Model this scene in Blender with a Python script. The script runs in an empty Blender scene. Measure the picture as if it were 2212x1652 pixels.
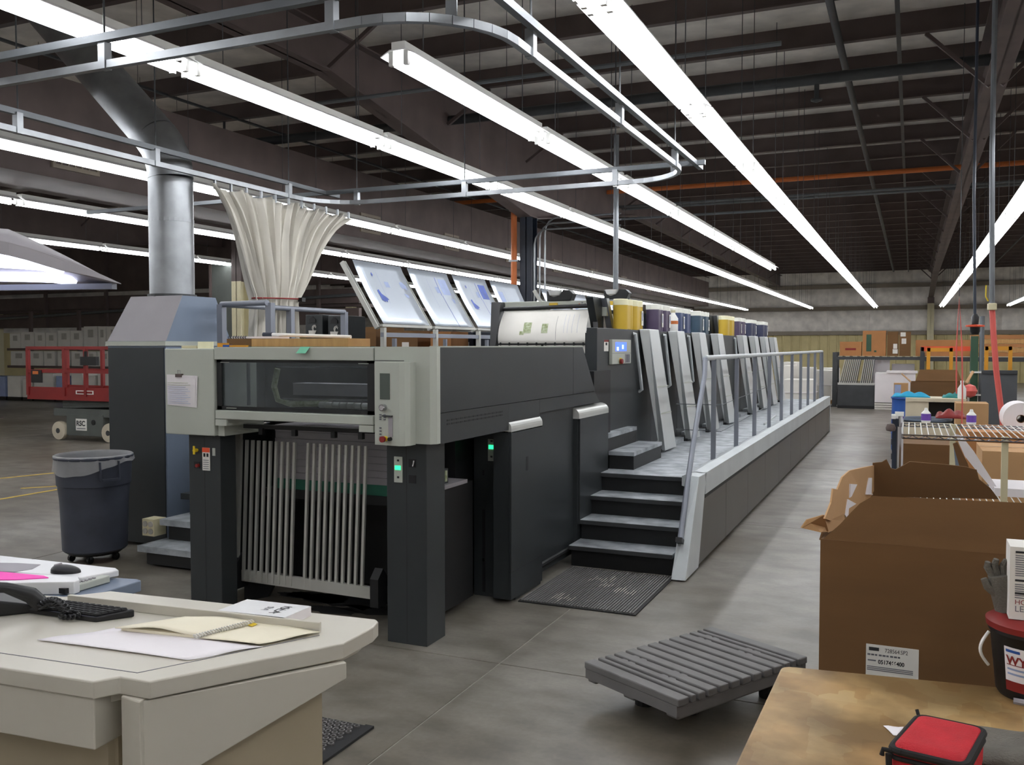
import bpy, bmesh, math, random
from mathutils import Vector, Matrix
random.seed(7)
# ------------------------------------------------------------------ camera, world, exposure
F_PX, PSI, PIT, HC = 1960.0, math.atan(862/1960), math.atan(78/1960), 1.77
scene = bpy.context.scene
cam = bpy.data.objects.new('camera', bpy.data.cameras.new('camera'))
scene.collection.objects.link(cam); scene.camera = cam
cam.data.sensor_width = 36; cam.data.lens = F_PX/2212*36; cam.data.clip_end = 300; cam.data.clip_start = .02
cam.location = (0, 0, HC); cam.rotation_euler = (math.pi/2-PIT, 0, PSI)
w = bpy.data.worlds.new('world'); scene.world = w; w.use_nodes = True
w.node_tree.nodes['Background'].inputs[0].default_value = (.8, .85, 1, 1)
w.node_tree.nodes['Background'].inputs[1].default_value = .05
vs = scene.view_settings
vs.view_transform = 'Standard'; vs.look = 'None'; vs.gamma = 1; vs.use_curve_mapping = False; vs.exposure = 0.45
# pixel of the 2212x1652 photograph -> point on a known plane
_s, _c, _sp, _cp = math.sin(PSI), math.cos(PSI), math.sin(PIT), math.cos(PIT)
_F = Vector((-_s*_cp, _c*_cp, -_sp)); _R = Vector((_c, _s, 0)); _U = _R.cross(_F); _C = Vector((0, 0, HC))
def ray(x, y): return _F + _R*((x-1106)/F_PX) + _U*((826-y)/F_PX)
def onZ(x, y, z): r = ray(x, y); return _C + r*((z-HC)/r.z)
def onX(x, y, v): r = ray(x, y); return _C + r*(v/r.x)
def onY(x, y, v): r = ray(x, y); return _C + r*(v/r.y)
# ------------------------------------------------------------------ materials
def lin(c):
    return tuple(((v/255)/12.92 if v/255 <= .04045 else ((v/255+.055)/1.055)**2.4) for v in c)
MATS = {}
def M(name, rgb, rough=.5, metal=0, var=.1, scale=3, bump=0, bscale=80, stretch=(1, 1, 1), alpha=None, trans=0, rgb2=None, spec=.5, sheen=0):
    m = bpy.data.materials.new(name); m.use_nodes = True; nt = m.node_tree; N = nt.nodes; L = nt.links
    b = N['Principled BSDF']; b.inputs['Roughness'].default_value = rough; b.inputs['Metallic'].default_value = metal
    b.inputs['Specular IOR Level'].default_value = spec
    if trans: b.inputs['Transmission Weight'].default_value = trans
    c = lin(rgb); c2 = lin(rgb2) if rgb2 else tuple(min(1, v*(1+var)) for v in c); c1 = c if rgb2 else tuple(v*(1-var) for v in c)
    tc = N.new('ShaderNodeTexCoord'); mp = N.new('ShaderNodeMapping'); mp.inputs['Scale'].default_value = stretch
    no = N.new('ShaderNodeTexNoise'); no.inputs['Scale'].default_value = scale; no.inputs['Detail'].default_value = 5
    cr = N.new('ShaderNodeValToRGB'); cr.color_ramp.elements[0].position = .3; cr.color_ramp.elements[1].position = .7
    cr.color_ramp.elements[0].color = (*c1, 1); cr.color_ramp.elements[1].color = (*c2, 1)
    L.new(tc.outputs['Object'], mp.inputs[0]); L.new(mp.outputs[0], no.inputs['Vector']); L.new(no.outputs['Fac'], cr.inputs[0]); L.new(cr.outputs[0], b.inputs['Base Color'])
    if bump:
        n2 = N.new('ShaderNodeTexNoise'); n2.inputs['Scale'].default_value = bscale; bp = N.new('ShaderNodeBump')
        bp.inputs['Strength'].default_value = bump; bp.inputs['Distance'].default_value = .01
        L.new(mp.outputs[0], n2.inputs['Vector']); L.new(n2.outputs['Fac'], bp.inputs['Height']); L.new(bp.outputs[0], b.inputs['Normal'])
    if alpha is not None: b.inputs['Alpha'].default_value = alpha
    MATS[name] = m; return m
def ME(name, rgb, strength):
    m = bpy.data.materials.new(name); m.use_nodes = True; nt = m.node_tree
    b = nt.nodes['Principled BSDF']; b.inputs['Base Color'].default_value = (*lin(rgb), 1)
    b.inputs['Emission Color'].default_value = (*lin(rgb), 1); b.inputs['Emission Strength'].default_value = strength
    MATS[name] = m; return m
M('press_dark', (46, 50, 52), .42, var=.12, scale=2, bump=.05, bscale=300)
M('kick_grey', (84, 80, 76), .38, var=.1, scale=1.2)
M('press_black', (20, 21, 23), .5, var=.15)
M('press_grey', (178, 182, 172), .45, var=.05, scale=2)
M('press_blue', (114, 126, 144), .45, var=.06)
M('press_silver', (196, 200, 200), .36, metal=.2, var=.07, scale=1.5, stretch=(1, 1, .4))
M('silver_cap', (200, 202, 198), .3, metal=.3, var=.05)
M('alu', (190, 190, 184), .42, metal=.45, var=.08)
M('galv', (150, 153, 156), .4, metal=.8, var=.14, scale=6)
M('strut', (112, 116, 120), .5, metal=.5, var=.1)
M('chrome', (200, 200, 205), .15, metal=1, var=.02)
M('tread', (128, 133, 138), .55, metal=.25, rgb2=(190, 196, 200), scale=6, bump=.5, bscale=220)
M('curb_grey', (196, 202, 204), .42, var=.07, scale=3)
M('rail_grey', (132, 136, 146), .4, metal=.2, var=.06)
M('white_metal', (236, 236, 232), .35, var=.03)
M('console', (198, 193, 180), .38, var=.04, scale=2)
M('console_tan', (176, 164, 140), .45, var=.05, scale=2)
M('console_white', (222, 222, 222), .35, var=.03)
M('paper', (235, 230, 232), .7, var=.03)
M('paper_cream', (232, 224, 200), .7, var=.04)
M('white_card', (225, 222, 215), .7, var=.05)
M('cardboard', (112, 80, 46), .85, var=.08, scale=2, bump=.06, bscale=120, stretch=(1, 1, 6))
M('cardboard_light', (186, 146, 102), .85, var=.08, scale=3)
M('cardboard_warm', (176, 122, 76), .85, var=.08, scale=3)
M('brown_steel', (94, 81, 78), .6, var=.2, scale=2)
M('insul', (236, 231, 224), .42, metal=0, var=.18, scale=2.5, bump=.7, bscale=5)
M('tan_wall', (204, 190, 140), .6, var=.07)
M('cream', (206, 198, 164), .55, var=.06)
M('girt', (140, 130, 116), .55, var=.1)
M('black_plastic', (22, 22, 24), .4, var=.1)
M('rubber', (34, 34, 35), .75, var=.15)
M('dark_blue', (38, 46, 60), .45, var=.1)
M('can_blue', (58, 62, 74), .55, var=.18, scale=5)
M('bag', (190, 190, 192), .3, alpha=.45, var=.1, bump=.6, bscale=20)
M('cloth_white', (206, 202, 192), .85, var=.06, scale=3)
M('cloth_grey', (104, 100, 92), .9, var=.2, scale=12, bump=.4, bscale=200)
M('red_fabric', (190, 30, 42), .8, var=.12, scale=20, bump=.4, bscale=300)
M('black_fabric', (24, 22, 22), .8, var=.1)
M('red', (132, 30, 27), .5, var=.12)
M('red_hose', (214, 96, 88), .5, var=.06)
M('orange', (206, 112, 52), .5, var=.1)
M('orange_red', (226, 84, 48), .45, var=.06)
M('yellow_steel', (216, 150, 38), .5, var=.08)
M('yellow_ink', (206, 172, 58), .4, var=.05)
M('purple_ink', (84, 72, 98), .4, var=.08)
M('blue_ink', (66, 80, 118), .4, var=.08)
M('cyan_ink', (62, 84, 102), .4, var=.08)
M('navy_ink', (62, 66, 92), .4, var=.08)
M('can_white', (238, 238, 228), .4, var=.03)
M('yellow_lid', (240, 236, 200), .4, var=.03)
M('yellow', (226, 196, 40), .45, var=.05)
M('green', (40, 104, 84), .6, var=.2, scale=8)
M('green_post', (52, 84, 62), .5, var=.1)
M('mint', (120, 200, 165), .7, var=.03)
M('pink', (250, 70, 180), .6, var=.08)
M('blue', (40, 84, 160), .5, var=.08)
M('cyan', (40, 160, 200), .7, var=.1)
M('teal', (40, 130, 130), .6, var=.1)
M('purple', (110, 70, 170), .5, var=.05)
M('plate', (196, 204, 214), .3, metal=.5, var=.04, scale=1.5)
M('ink_print', (70, 92, 170), .5, var=.25, scale=9)
M('ink_soft', (150, 164, 200), .5, var=.1, scale=9)
M('sheet_grey', (150, 146, 150), .6, var=.05)
M('olive', (130, 140, 90), .6, rgb2=(190, 198, 170), scale=40)
M('pallet_grey', (108, 106, 105), .6, var=.1, scale=6)
M('pallet_wood', (150, 116, 76), .8, var=.15)
M('lift_grey', (84, 88, 84), .6, var=.15)
M('wheel', (190, 180, 160), .7, var=.1)
M('wood_light', (206, 160, 100), .6, rgb2=(184, 138, 82), scale=4, stretch=(8, 1, 1))
M('text_dark', (40, 40, 42), .7, var=.02)
M('text_grey', (110, 110, 116), .7, var=.02)
M('steel_dark', (70, 72, 74), .5, metal=.4, var=.15)
M('pale_board', (206, 196, 172), .7, var=.12, scale=3)
M('bin_grey', (82, 84, 88), .6, var=.1)
M('dust', (176, 172, 164), .9, var=.15, scale=20)
M('seam', (52, 52, 54), .8, var=.05)
M('lcd', (84, 92, 86), .25, var=.06)
M('yellow_line', (190, 160, 70), .8, var=.2, scale=8)
ME('tube_light', (250, 252, 255), 13)
ME('hood_light', (226, 230, 255), 3.5)
ME('led_green', (40, 240, 140), 1.6)
ME('screen_blue', (70, 100, 235), 1.5)
ME('screen_white', (190, 210, 255), 1.4)
M('reflector', (240, 240, 240), .4, var=.02)
# glass with little of what is behind, and the concrete, diamond plate and worn board
def glass_mat():
    m = bpy.data.materials.new('dark_glass'); m.use_nodes = True; nt = m.node_tree; N = nt.nodes; L = nt.links
    out = N['Material Output']; N.remove(N['Principled BSDF'])
    g = N.new('ShaderNodeBsdfGlossy'); g.inputs['Roughness'].default_value = .03; g.inputs['Color'].default_value = (.8, .85, .9, 1)
    t = N.new('ShaderNodeBsdfTransparent'); t.inputs['Color'].default_value = (.7, .73, .75, 1)
    fr = N.new('ShaderNodeFresnel'); fr.inputs['IOR'].default_value = 1.5
    mx = N.new('ShaderNodeMixShader'); L.new(fr.outputs[0], mx.inputs[0]); L.new(t.outputs[0], mx.inputs[1]); L.new(g.outputs[0], mx.inputs[2]); L.new(mx.outputs[0], out.inputs[0])
    MATS['dark_glass'] = m
glass_mat()
def concrete_mat():
    m = bpy.data.materials.new('concrete'); m.use_nodes = True; nt = m.node_tree; N = nt.nodes; L = nt.links; b = N['Principled BSDF']
    ge = N.new('ShaderNodeNewGeometry')
    def noise(scale, detail, stretch=(1, 1, 1)):
        mp = N.new('ShaderNodeMapping'); mp.inputs['Scale'].default_value = stretch; n = N.new('ShaderNodeTexNoise')
        n.inputs['Scale'].default_value = scale; n.inputs['Detail'].default_value = detail
        L.new(ge.outputs['Position'], mp.inputs[0]); L.new(mp.outputs[0], n.inputs['Vector']); return n
    def ramp(n, a, c1, bb, c2):
        r = N.new('ShaderNodeValToRGB'); r.color_ramp.elements[0].position = a; r.color_ramp.elements[1].position = bb
        r.color_ramp.elements[0].color = (*c1, 1); r.color_ramp.elements[1].color = (*c2, 1); L.new(n.outputs['Fac'], r.inputs[0]); return r
    r1 = ramp(noise(.55, 6), .35, lin((100, 91, 77)), .68, lin((142, 138, 130)))
    r2 = ramp(noise(3.2, 8, (1, 1.6, 1)), .36, (.55, .54, .51), .62, (1.0, 1.0, 1.0))
    r3 = ramp(noise(38, 4), .3, (.9, .9, .9), .7, (1.06, 1.06, 1.06))
    mu = N.new('ShaderNodeMix'); mu.data_type = 'RGBA'; mu.blend_type = 'MULTIPLY'; mu.inputs[0].default_value = .85
    L.new(r1.outputs[0], mu.inputs[6]); L.new(r2.outputs[0], mu.inputs[7])
    m2 = N.new('ShaderNodeMix'); m2.data_type = 'RGBA'; m2.blend_type = 'MULTIPLY'; m2.inputs[0].default_value = 1
    L.new(mu.outputs[2], m2.inputs[6]); L.new(r3.outputs[0], m2.inputs[7]); L.new(m2.outputs[2], b.inputs['Base Color'])
    rr = N.new('ShaderNodeMapRange'); rr.inputs[3].default_value = .3; rr.inputs[4].default_value = .46
    L.new(noise(2.1, 6).outputs['Fac'], rr.inputs[0]); L.new(rr.outputs[0], b.inputs['Roughness'])
    bp = N.new('ShaderNodeBump'); bp.inputs['Strength'].default_value = .06; bp.inputs['Distance'].default_value = .01
    L.new(noise(20, 5).outputs['Fac'], bp.inputs['Height']); L.new(bp.outputs[0], b.inputs['Normal'])
    b.inputs['Specular IOR Level'].default_value = .75; MATS['concrete'] = m
concrete_mat()
def board_mat():
    m = bpy.data.materials.new('worn_board'); m.use_nodes = True; nt = m.node_tree; N = nt.nodes; L = nt.links; b = N['Principled BSDF']
    tc = N.new('ShaderNodeTexCoord'); vo = N.new('ShaderNodeTexVoronoi'); vo.distance = 'CHEBYCHEV'; vo.inputs['Scale'].default_value = 13
    n = N.new('ShaderNodeTexNoise'); n.inputs['Scale'].default_value = 4; n.inputs['Detail'].default_value = 7
    r1 = N.new('ShaderNodeValToRGB'); r1.color_ramp.elements[0].color = (*lin((168, 130, 78)), 1); r1.color_ramp.elements[1].color = (*lin((190, 162, 114)), 1)
    r2 = N.new('ShaderNodeValToRGB'); r2.color_ramp.elements[0].position = .42; r2.color_ramp.elements[1].position = .62
    r2.color_ramp.elements[0].color = (*lin((150, 142, 126)), 1); r2.color_ramp.elements[1].color = (1, 1, 1, 1)
    mx = N.new('ShaderNodeMix'); mx.data_type = 'RGBA'; mx.blend_type = 'MULTIPLY'; mx.inputs[0].default_value = .8
    for q in (vo, n): L.new(tc.outputs['Object'], q.inputs['Vector'])
    L.new(vo.outputs['Color'], r1.inputs[0]); L.new(n.outputs['Fac'], r2.inputs[0]); L.new(r1.outputs[0], mx.inputs[6]); L.new(r2.outputs[0], mx.inputs[7])
    L.new(mx.outputs[2], b.inputs['Base Color']); b.inputs['Roughness'].default_value = .5; MATS['worn_board'] = m
board_mat()
# ------------------------------------------------------------------ mesh building
COL = scene.collection
ORG = {}
def V(*a): return Vector(a)
class MB:
    def __init__(s): s.v = []; s.f = []
    def add(s, vs, fs):
        o = len(s.v); s.v += [Vector(p) for p in vs]; s.f += [tuple(i+o for i in f) for f in fs]; return s
    def box(s, x0, x1, y0, y1, z0, z1):
        x0, x1 = sorted((x0, x1)); y0, y1 = sorted((y0, y1)); z0, z1 = sorted((z0, z1))
        return s.add([(x0, y0, z0), (x1, y0, z0), (x1, y1, z0), (x0, y1, z0), (x0, y0, z1), (x1, y0, z1), (x1, y1, z1), (x0, y1, z1)],
                     [(3, 2, 1, 0), (4, 5, 6, 7), (0, 1, 5, 4), (1, 2, 6, 5), (2, 3, 7, 6), (3, 0, 4, 7)])
    def hexa(s, b, t):   # two quads (4 points each) joined
        return s.add(list(b)+list(t), [(3, 2, 1, 0), (4, 5, 6, 7), (0, 1, 5, 4), (1, 2, 6, 5), (2, 3, 7, 6), (3, 0, 4, 7)])
    def prism(s, pts, axis, a, b):  # outline in the two other axes, extruded from a to b along axis
        def P(p, q): return (q, p[0], p[1]) if axis == 'x' else (p[0], q, p[1]) if axis == 'y' else (p[0], p[1], q)
        n = len(pts)
        return s.add([P(p, a) for p in pts]+[P(p, b) for p in pts], [tuple(range(n))[::-1], tuple(range(n, 2*n))]+[(i, (i+1) % n, n+(i+1) % n, n+i) for i in range(n)])
    def slab(s, pts, t):  # any planar outline given thickness t along its normal
        pts = [Vector(p) for p in pts]; n = len(pts); nr = Vector((0, 0, 0))
        for i in range(n): nr += (pts[i]-pts[0]).cross(pts[(i+1) % n]-pts[0])
        nr = nr.normalized()*t
        return s.add(pts+[p+nr for p in pts], [tuple(range(n))[::-1], tuple(range(n, 2*n))]+[(i, (i+1) % n, n+(i+1) % n, n+i) for i in range(n)])
    def tube(s, path, r, n=10, cap=True):
        path = [Vector(p) for p in path]; k = len(path); rs = r if isinstance(r, (list, tuple)) else [r]*k
        up = None; o = len(s.v)
        for i, p in enumerate(path):
            d = (path[min(i+1, k-1)]-path[max(i-1, 0)]).normalized()
            if up is None:
                up = Vector((0, 0, 1)) if abs(d.z) < .9 else Vector((1, 0, 0))
            a = d.cross(up).normalized(); up = a.cross(d).normalized()
            for j in range(n):
                t = 2*math.pi*j/n; s.v.append(p+(a*math.cos(t)+up*math.sin(t))*rs[i])
        for i in range(k-1):
            for j in range(n): s.f.append((o+i*n+j, o+i*n+(j+1) % n, o+(i+1)*n+(j+1) % n, o+(i+1)*n+j))
        if cap: s.f.append(tuple(o+j for j in range(n))[::-1]); s.f.append(tuple(o+(k-1)*n+j for j in range(n)))
        return s
    def bar(s, p, q, wd, h):  # rectangular bar between two points
        p, q = Vector(p), Vector(q); d = (q-p).normalized(); up = Vector((0, 0, 1)) if abs(d.z) < .95 else Vector((0, 1, 0))
        a = d.cross(up).normalized()*wd/2; u = a.cross(d).normalized()*h/2
        return s.hexa([p-a-u, p+a-u, p+a+u, p-a+u], [q-a-u, q+a-u, q+a+u, q-a+u])
    def lathe(s, prof, c, n=28, axis='z', cap=True):
        o = len(s.v); k = len(prof)
        for (r, h) in prof:
            for j in range(n):
                t = 2*math.pi*j/n; a, b = r*math.cos(t), r*math.sin(t)
                q = (a, b, h) if axis == 'z' else (h, a, b) if axis == 'x' else (b, h, a)
                s.v.append(Vector(c)+Vector(q))
        for i in range(k-1):
            for j in range(n): s.f.append((o+i*n+j, o+i*n+(j+1) % n, o+(i+1)*n+(j+1) % n, o+(i+1)*n+j))
        if cap: s.f.append(tuple(o+j for j in range(n))[::-1]); s.f.append(tuple(o+(k-1)*n+j for j in range(n)))
        return s
    def grid(s, fn, nu, nv):
        o = len(s.v)
        for i in range(nu+1):
            for j in range(nv+1): s.v.append(Vector(fn(i/nu, j/nv)))
        for i in range(nu):
            for j in range(nv): q = o+i*(nv+1)+j; s.f.append((q, q+nv+1, q+nv+2, q+1))
        return s
    def build(s, name, mat, parent=None, smooth=False, bevel=0, solid=0, label=None, org=None):
        if parent is not None: og = ORG[parent.name]
        elif org is not None: og = Vector(org)
        else:
            xs = [p.x for p in s.v]; ys = [p.y for p in s.v]; zs = [p.z for p in s.v]
            og = Vector(((min(xs)+max(xs))/2, (min(ys)+max(ys))/2, min(zs)))
        me = bpy.data.meshes.new(name); me.from_pydata([p-og for p in s.v], [], s.f)
        bm = bmesh.new(); bm.from_mesh(me); bmesh.ops.recalc_face_normals(bm, faces=bm.faces); bm.to_mesh(me); bm.free()
        me.materials.append(MATS[mat]); o = bpy.data.objects.new(name, me); COL.objects.link(o); ORG[o.name] = og
        if parent is not None: o.parent = parent
        else: o.location = og
        if smooth:
            for p in me.polygons: p.use_smooth = True
            try: me.set_sharp_from_angle(angle=math.radians(40))
            except Exception: pass
        if bevel:
            md = o.modifiers.new('bevel', 'BEVEL'); md.width = bevel; md.segments = 2; md.limit_method = 'ANGLE'; md.angle_limit = .6
        if solid:
            md = o.modifiers.new('solid', 'SOLIDIFY'); md.thickness = solid; md.offset = 0
        if label: o['label'] = label
        return o
def tag(o, label, cat, group=None, kind=None):
    if label: o['label'] = label
    if cat: o['category'] = cat
    if group: o['group'] = group
    if kind: o['kind'] = kind
    return o
def thing(name, label, cat, loc, group=None):
    o = bpy.data.objects.new(name, None); COL.objects.link(o); o.location = loc; o.empty_display_size = .1; ORG[o.name] = Vector(loc)
    return tag(o, label, cat, group)
def struct(o): o['kind'] = 'structure'; return o
def dup(o, delta, label=None, group=None, parent=None):
    c = o.copy(); COL.objects.link(c); c.parent = parent
    if parent is None:
        c.location = o.location+Vector(delta); ORG[c.name] = c.location.copy()
        if label: c['label'] = label
        if group: c['group'] = group
    for ch in o.children: dup(ch, (0, 0, 0), parent=c)
    return c
def txt(body, size, p, right, up, mat, parent, name='lettering', bold=0, align='LEFT', sx=1):
    cu = bpy.data.curves.new(name, 'FONT'); cu.body = body; cu.size = size; cu.align_x = align; cu.offset = bold
    t = bpy.data.objects.new(name, cu); COL.objects.link(t); bpy.context.view_layer.update()
    me = bpy.data.meshes.new_from_object(t.evaluated_get(bpy.context.evaluated_depsgraph_get()))
    bpy.data.objects.remove(t); bpy.data.curves.remove(cu)
    r = Vector(right).normalized(); u = Vector(up).normalized(); n = r.cross(u)
    og = ORG[parent.name]
    for v in me.vertices: v.co = Vector(p)-og+r*(v.co.x*sx)+u*v.co.y+n*.0012
    me.materials.clear(); me.materials.append(MATS[mat]); o = bpy.data.objects.new(name, me); COL.objects.link(o); o.parent = parent; ORG[o.name] = og
    return o
# ================================================================== THE SETTING
XL, XR, YB, YF = -33.0, 9.0, -4.0, 50.0
ZP, ZR = 5.50, 5.78          # underside of the purlins, roof insulation
fl = struct(MB().box(XL, XR, YB, YF, -.2, -.005).build('floor', 'dust', org=(0, 0, 0)))
jx = [XL]+[-2.08+4.6*k for k in range(-6, 3) if XL < -2.08+4.6*k < XR]+[XR]
jy = [YB]+[4.55+4.6*k for k in range(-1, 10)]+[YF]
for i in range(len(jx)-1):
    for j in range(len(jy)-1):
        g = .005
        MB().box(jx[i]+g, jx[i+1]-g, jy[j]+g, jy[j+1]-g, -.005, 0).build('slab', 'concrete', fl)
ce = struct(MB().box(XL, XR, YB, YF, ZR, ZR+.1).build('ceiling', 'insul', org=(0, 0, ZR)))
pu = None
for k in range(36):
    y = -3.2+1.524*k
    if y > YF-.4: break
    if pu is None:
        m = MB(); m.prism([(y-.08, ZP), (y+.01, ZP), (y+.01, ZR-.01), (y+.09, ZR-.01), (y+.09, ZR), (y-.005, ZR), (y-.005, ZP+.012), (y-.08, ZP+.012)], 'x', XL, XR)
        pu = m.build('purlin', 'brown_steel', ce); y00 = y
    else:
        c = pu.copy(); COL.objects.link(c); c.parent = ce; c.location = (0, y-y00, 0)
# bridging straps and a sprinkler main run across the purlins
for X in (-10.2, -3.3, -.2, 3.4):
    MB().bar((X, YB, ZP-.004), (X, YF, ZP+.02), .05, .03).build('strap', 'steel_dark', ce)
# end and side walls
def far_wall():
    wl = struct(MB().box(XL, XR, YF, YF+.15, 0, ZR).build('wall_far', 'insul', org=(-10, YF, 0)))
    m = MB(); pts = []; x = XL
    while x < XR-.5:     # ribbed liner panel
        pts += [(x, YF-.06), (x+.04, YF-.10), (x+.08, YF-.10), (x+.12, YF-.06)]; x += .46
    pts = [(XL, YF)]+pts+[(XR, YF-.06), (XR, YF)]
    m.prism(pts, 'z', 0, 2.35); m.build('liner_panel', 'tan_wall', wl)
    for z in (2.36, 3.62, 4.75):
        MB().box(XL, XR, YF-.2, YF, z, z+.09).build('girt', 'girt', wl)
        MB().box(XL, XR, YF-.22, YF-.2, z, z+.2).build('girt', 'girt', wl)
    for x in range(-32, 9, 2):   # the blanket hangs in strips with pinched edges
        for z0, z1 in ((2.5, 3.6), (3.85, 4.73), (4.97, 5.7)):
            def fn(u, v, x=x, z0=z0, z1=z1):
                return (x+2*u, YF-.02-.14*math.sin(math.pi*u)**.5*math.sin(math.pi*v)**.4-.015*math.sin(u*23+x), z0+(z1-z0)*v)
            MB().grid(fn, 8, 5).build('insulation_strip', 'insul', wl, smooth=True)
    return wl
far_wall()
def plain_wall(name, *b):
    return struct(MB().box(*b).build(name, 'insul'))
wL = plain_wall('wall_left', XL-.15, XL, YB, YF, 0, ZR)
MB().box(XL, XL+.05, YB, YF, 0, 2.3).build('liner_panel', 'tan_wall', wL)
plain_wall('wall_right', XR, XR+.15, YB, YF, 0, ZR)
plain_wall('wall_front', XL, XR, YB-.15, YB, 0, ZR)
# steel frames: rafters with columns
def rafter(X, col_y, prof, lab, pipes=False):
    t = thing('roof_rafter', lab, 'beam', (X, 20, prof[0][1]), 'brown roof rafters')
    ys = [p[0] for p in prof]
    o = MB(); o.prism(prof+[(ys[-1], ZP), (ys[0], ZP)], 'x', X-.012, X+.012); o.build('web', 'brown_steel', t)
    for i in range(len(prof)-1):
        MB().hexa([(X-.12, *prof[i]), (X+.12, *prof[i]), (X+.12, *prof[i+1]), (X-.12, *prof[i+1])],
                  [(X-.12, prof[i][0], prof[i][1]+.02), (X+.12, prof[i][0], prof[i][1]+.02), (X+.12, prof[i+1][0], prof[i+1][1]+.02), (X-.12, prof[i+1][0], prof[i+1][1]+.02)]).build('bottom_flange', 'brown_steel', t)
    MB().box(X-.12, X+.12, ys[0], ys[-1], ZP-.02, ZP-.001).build('top_flange', 'brown_steel', t)
    for y in range(6, 46, 3):
        for sg in (-1, 1):
            MB().bar((X+sg*.06, y+.05, prof[1][1]+.05), (X+sg*.75, y+.05, ZP), .045, .045).build('flange_brace', 'brown_steel', t)
    return t
rafter(.85, None, [(YB+.1, 4.85), (40, 4.75), (49.7, 4.2)], 'brown steel rafter along the ceiling to the right of the long lights')
rafter(-6.4, 15.3, [(YB+.1, 5.0), (9, 5.0), (15.1, 4.1), (15.5, 4.1), (22, 5.0), (49.7, 4.9)], 'brown rafter deepening over the column with the orange pipe')
rafter(-13.6, 15.3, [(YB+.1, 5.0), (9, 5.0), (15.8, 4.1), (16.2, 4.1), (22, 5.0), (49.7, 4.9)], 'brown rafter deepening over the cream column behind the curtain')
rafter(-20.8, 15.3, [(YB+.1, 5.0), (9, 5.0), (15.1, 4.1), (15.5, 4.1), (22, 5.0), (49.7, 4.9)], 'brown rafter above the stacked white cartons')
def column(x, y, top, m1, m2, zs, lab, grp=None, b=.2):
    t = thing('steel_column', lab, 'column', (x, y, 0), grp)
    for z0, z1, mm in ((0, zs, m1), (zs, top, m2)):
        if z1-z0 < .02: continue
        MB().box(x-b/2, x+b/2, y-b/2, y-b/2+.015, z0, z1).build('flange', mm, t)
        MB().box(x-b/2, x+b/2, y+b/2-.015, y+b/2, z0, z1).build('flange', mm, t)
        MB().box(x-.008, x+.008, y-b/2, y+b/2, z0, z1).build('web', mm, t)
        MB().box(x+.008, x+b/2-.02, y-b/2+.015, y-b/2+.03, z0, z1).build('stiffener', mm, t)
    MB().box(x-.2, x+.2, y-.2, y+.2, 0, .02).build('base_plate', mm, t)
    return t
column(-6.4, 15.3, 4.1, 'dark_blue', 'dark_blue', 2, 'dark steel column with orange pipe and conduits behind the plate rack', b=.24)
column(-13.6, 16.0, 4.1, 'cream', 'brown_steel', 3.2, 'cream painted steel column seen behind the white curtain', b=.26)
column(-20.8, 15.3, 4.1, 'cream', 'brown_steel', 3.2, 'cream steel column among the white cartons', b=.26)
column(.85, 49.6, 4.2, 'cream', 'brown_steel', 3.9, 'cream column with brown top against the insulated far wall, right of the shelf cartons', b=.3)
column(-11.2, 49.6, 4.9, 'cream', 'brown_steel', 3.6, 'cream column against the far wall behind the last ink canisters', b=.45)
# pipes on the dark column
op = MB().tube([(-6.62, 15.14, .3), (-6.62, 15.14, 4.9)], .055, 12).build('sprinkler_riser', 'orange', smooth=True)
tag(op, 'orange vertical pipe clamped to the dark steel column', 'pipe')
for k, z in enumerate((2.35, 2.75, 3.3)):
    MB().box(-6.7, -6.521, 15.08, 15.2, z, z+.03).build('clamp', 'galv', op)
for k, dx in enumerate((.0, .1, .2)):
    h = 3.6+.1*k
    pth = [(-6.2+dx, 15.1, .3), (-6.2+dx, 15.1, h)]+[(-6.2+dx+.25*(1-math.cos(a)), 15.1, h+.25*math.sin(a)) for a in (.4, .8, 1.2, 1.57)]+[(-4.6, 15.1, h+.25)]
    tag(MB().tube(pth, .017, 8).build('conduit', 'galv', smooth=True), 'thin grey conduit climbing beside the dark column and bending over', 'conduit', 'conduits beside the column')
# long pipes under the roof
def pipe(p, q, r, mat, lab, n=10, grp=None):
    o = MB().tube([p, q], r, n).build('ceiling_pipe', mat, smooth=True); return tag(o, lab, 'pipe', grp)
pipe((-.85, YB+.2, 5.42), (-.85, 48, 5.42), .045, 'steel_dark', 'dark grey pipe running lengthwise under the purlins')
pp = pipe((-12, 12.2, 5.15), (8.5, 12.2, 5.15), .07, 'steel_dark', 'thick dark pipe crossing under the purlins with a drop nozzle')
MB().tube([(-1.15, 12.2, 5.15), (-1.15, 12.2, 4.9)], .03, 8).build('nozzle', 'steel_dark', pp); MB().lathe([(.02, 0), (.07, .02), (.07, .04), (.02, .05)], (-1.15, 12.2, 4.86), 12).build('nozzle_plate', 'steel_dark', pp)
pipe((-12, 19.9, 5.27), (8.5, 19.9, 5.27), .05, 'orange', 'rust orange pipe crossing under the purlins')
for k, y in enumerate((20.7, 21.1)):
    pipe((-9, y, 5.05), (8.5, y, 5.05), .03, 'strut', 'thin pale conduit crossing just beyond the rust orange pipe', 8, 'conduits beyond the orange pipe')
for k, (y, z, a, b) in enumerate(((6.2, 4.6, -5.5, 1), (9.2, 4.7, -7, -1.2), (17.5, 4.3, -6, -2))):
    pipe((a, y, z), (b, y, z), .025, 'strut', ['pale conduit crossing above the curved curtain track', 'pale conduit crossing between the lamp rows', 'pale conduit crossing beyond the curtain track'][k], 8)
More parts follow.
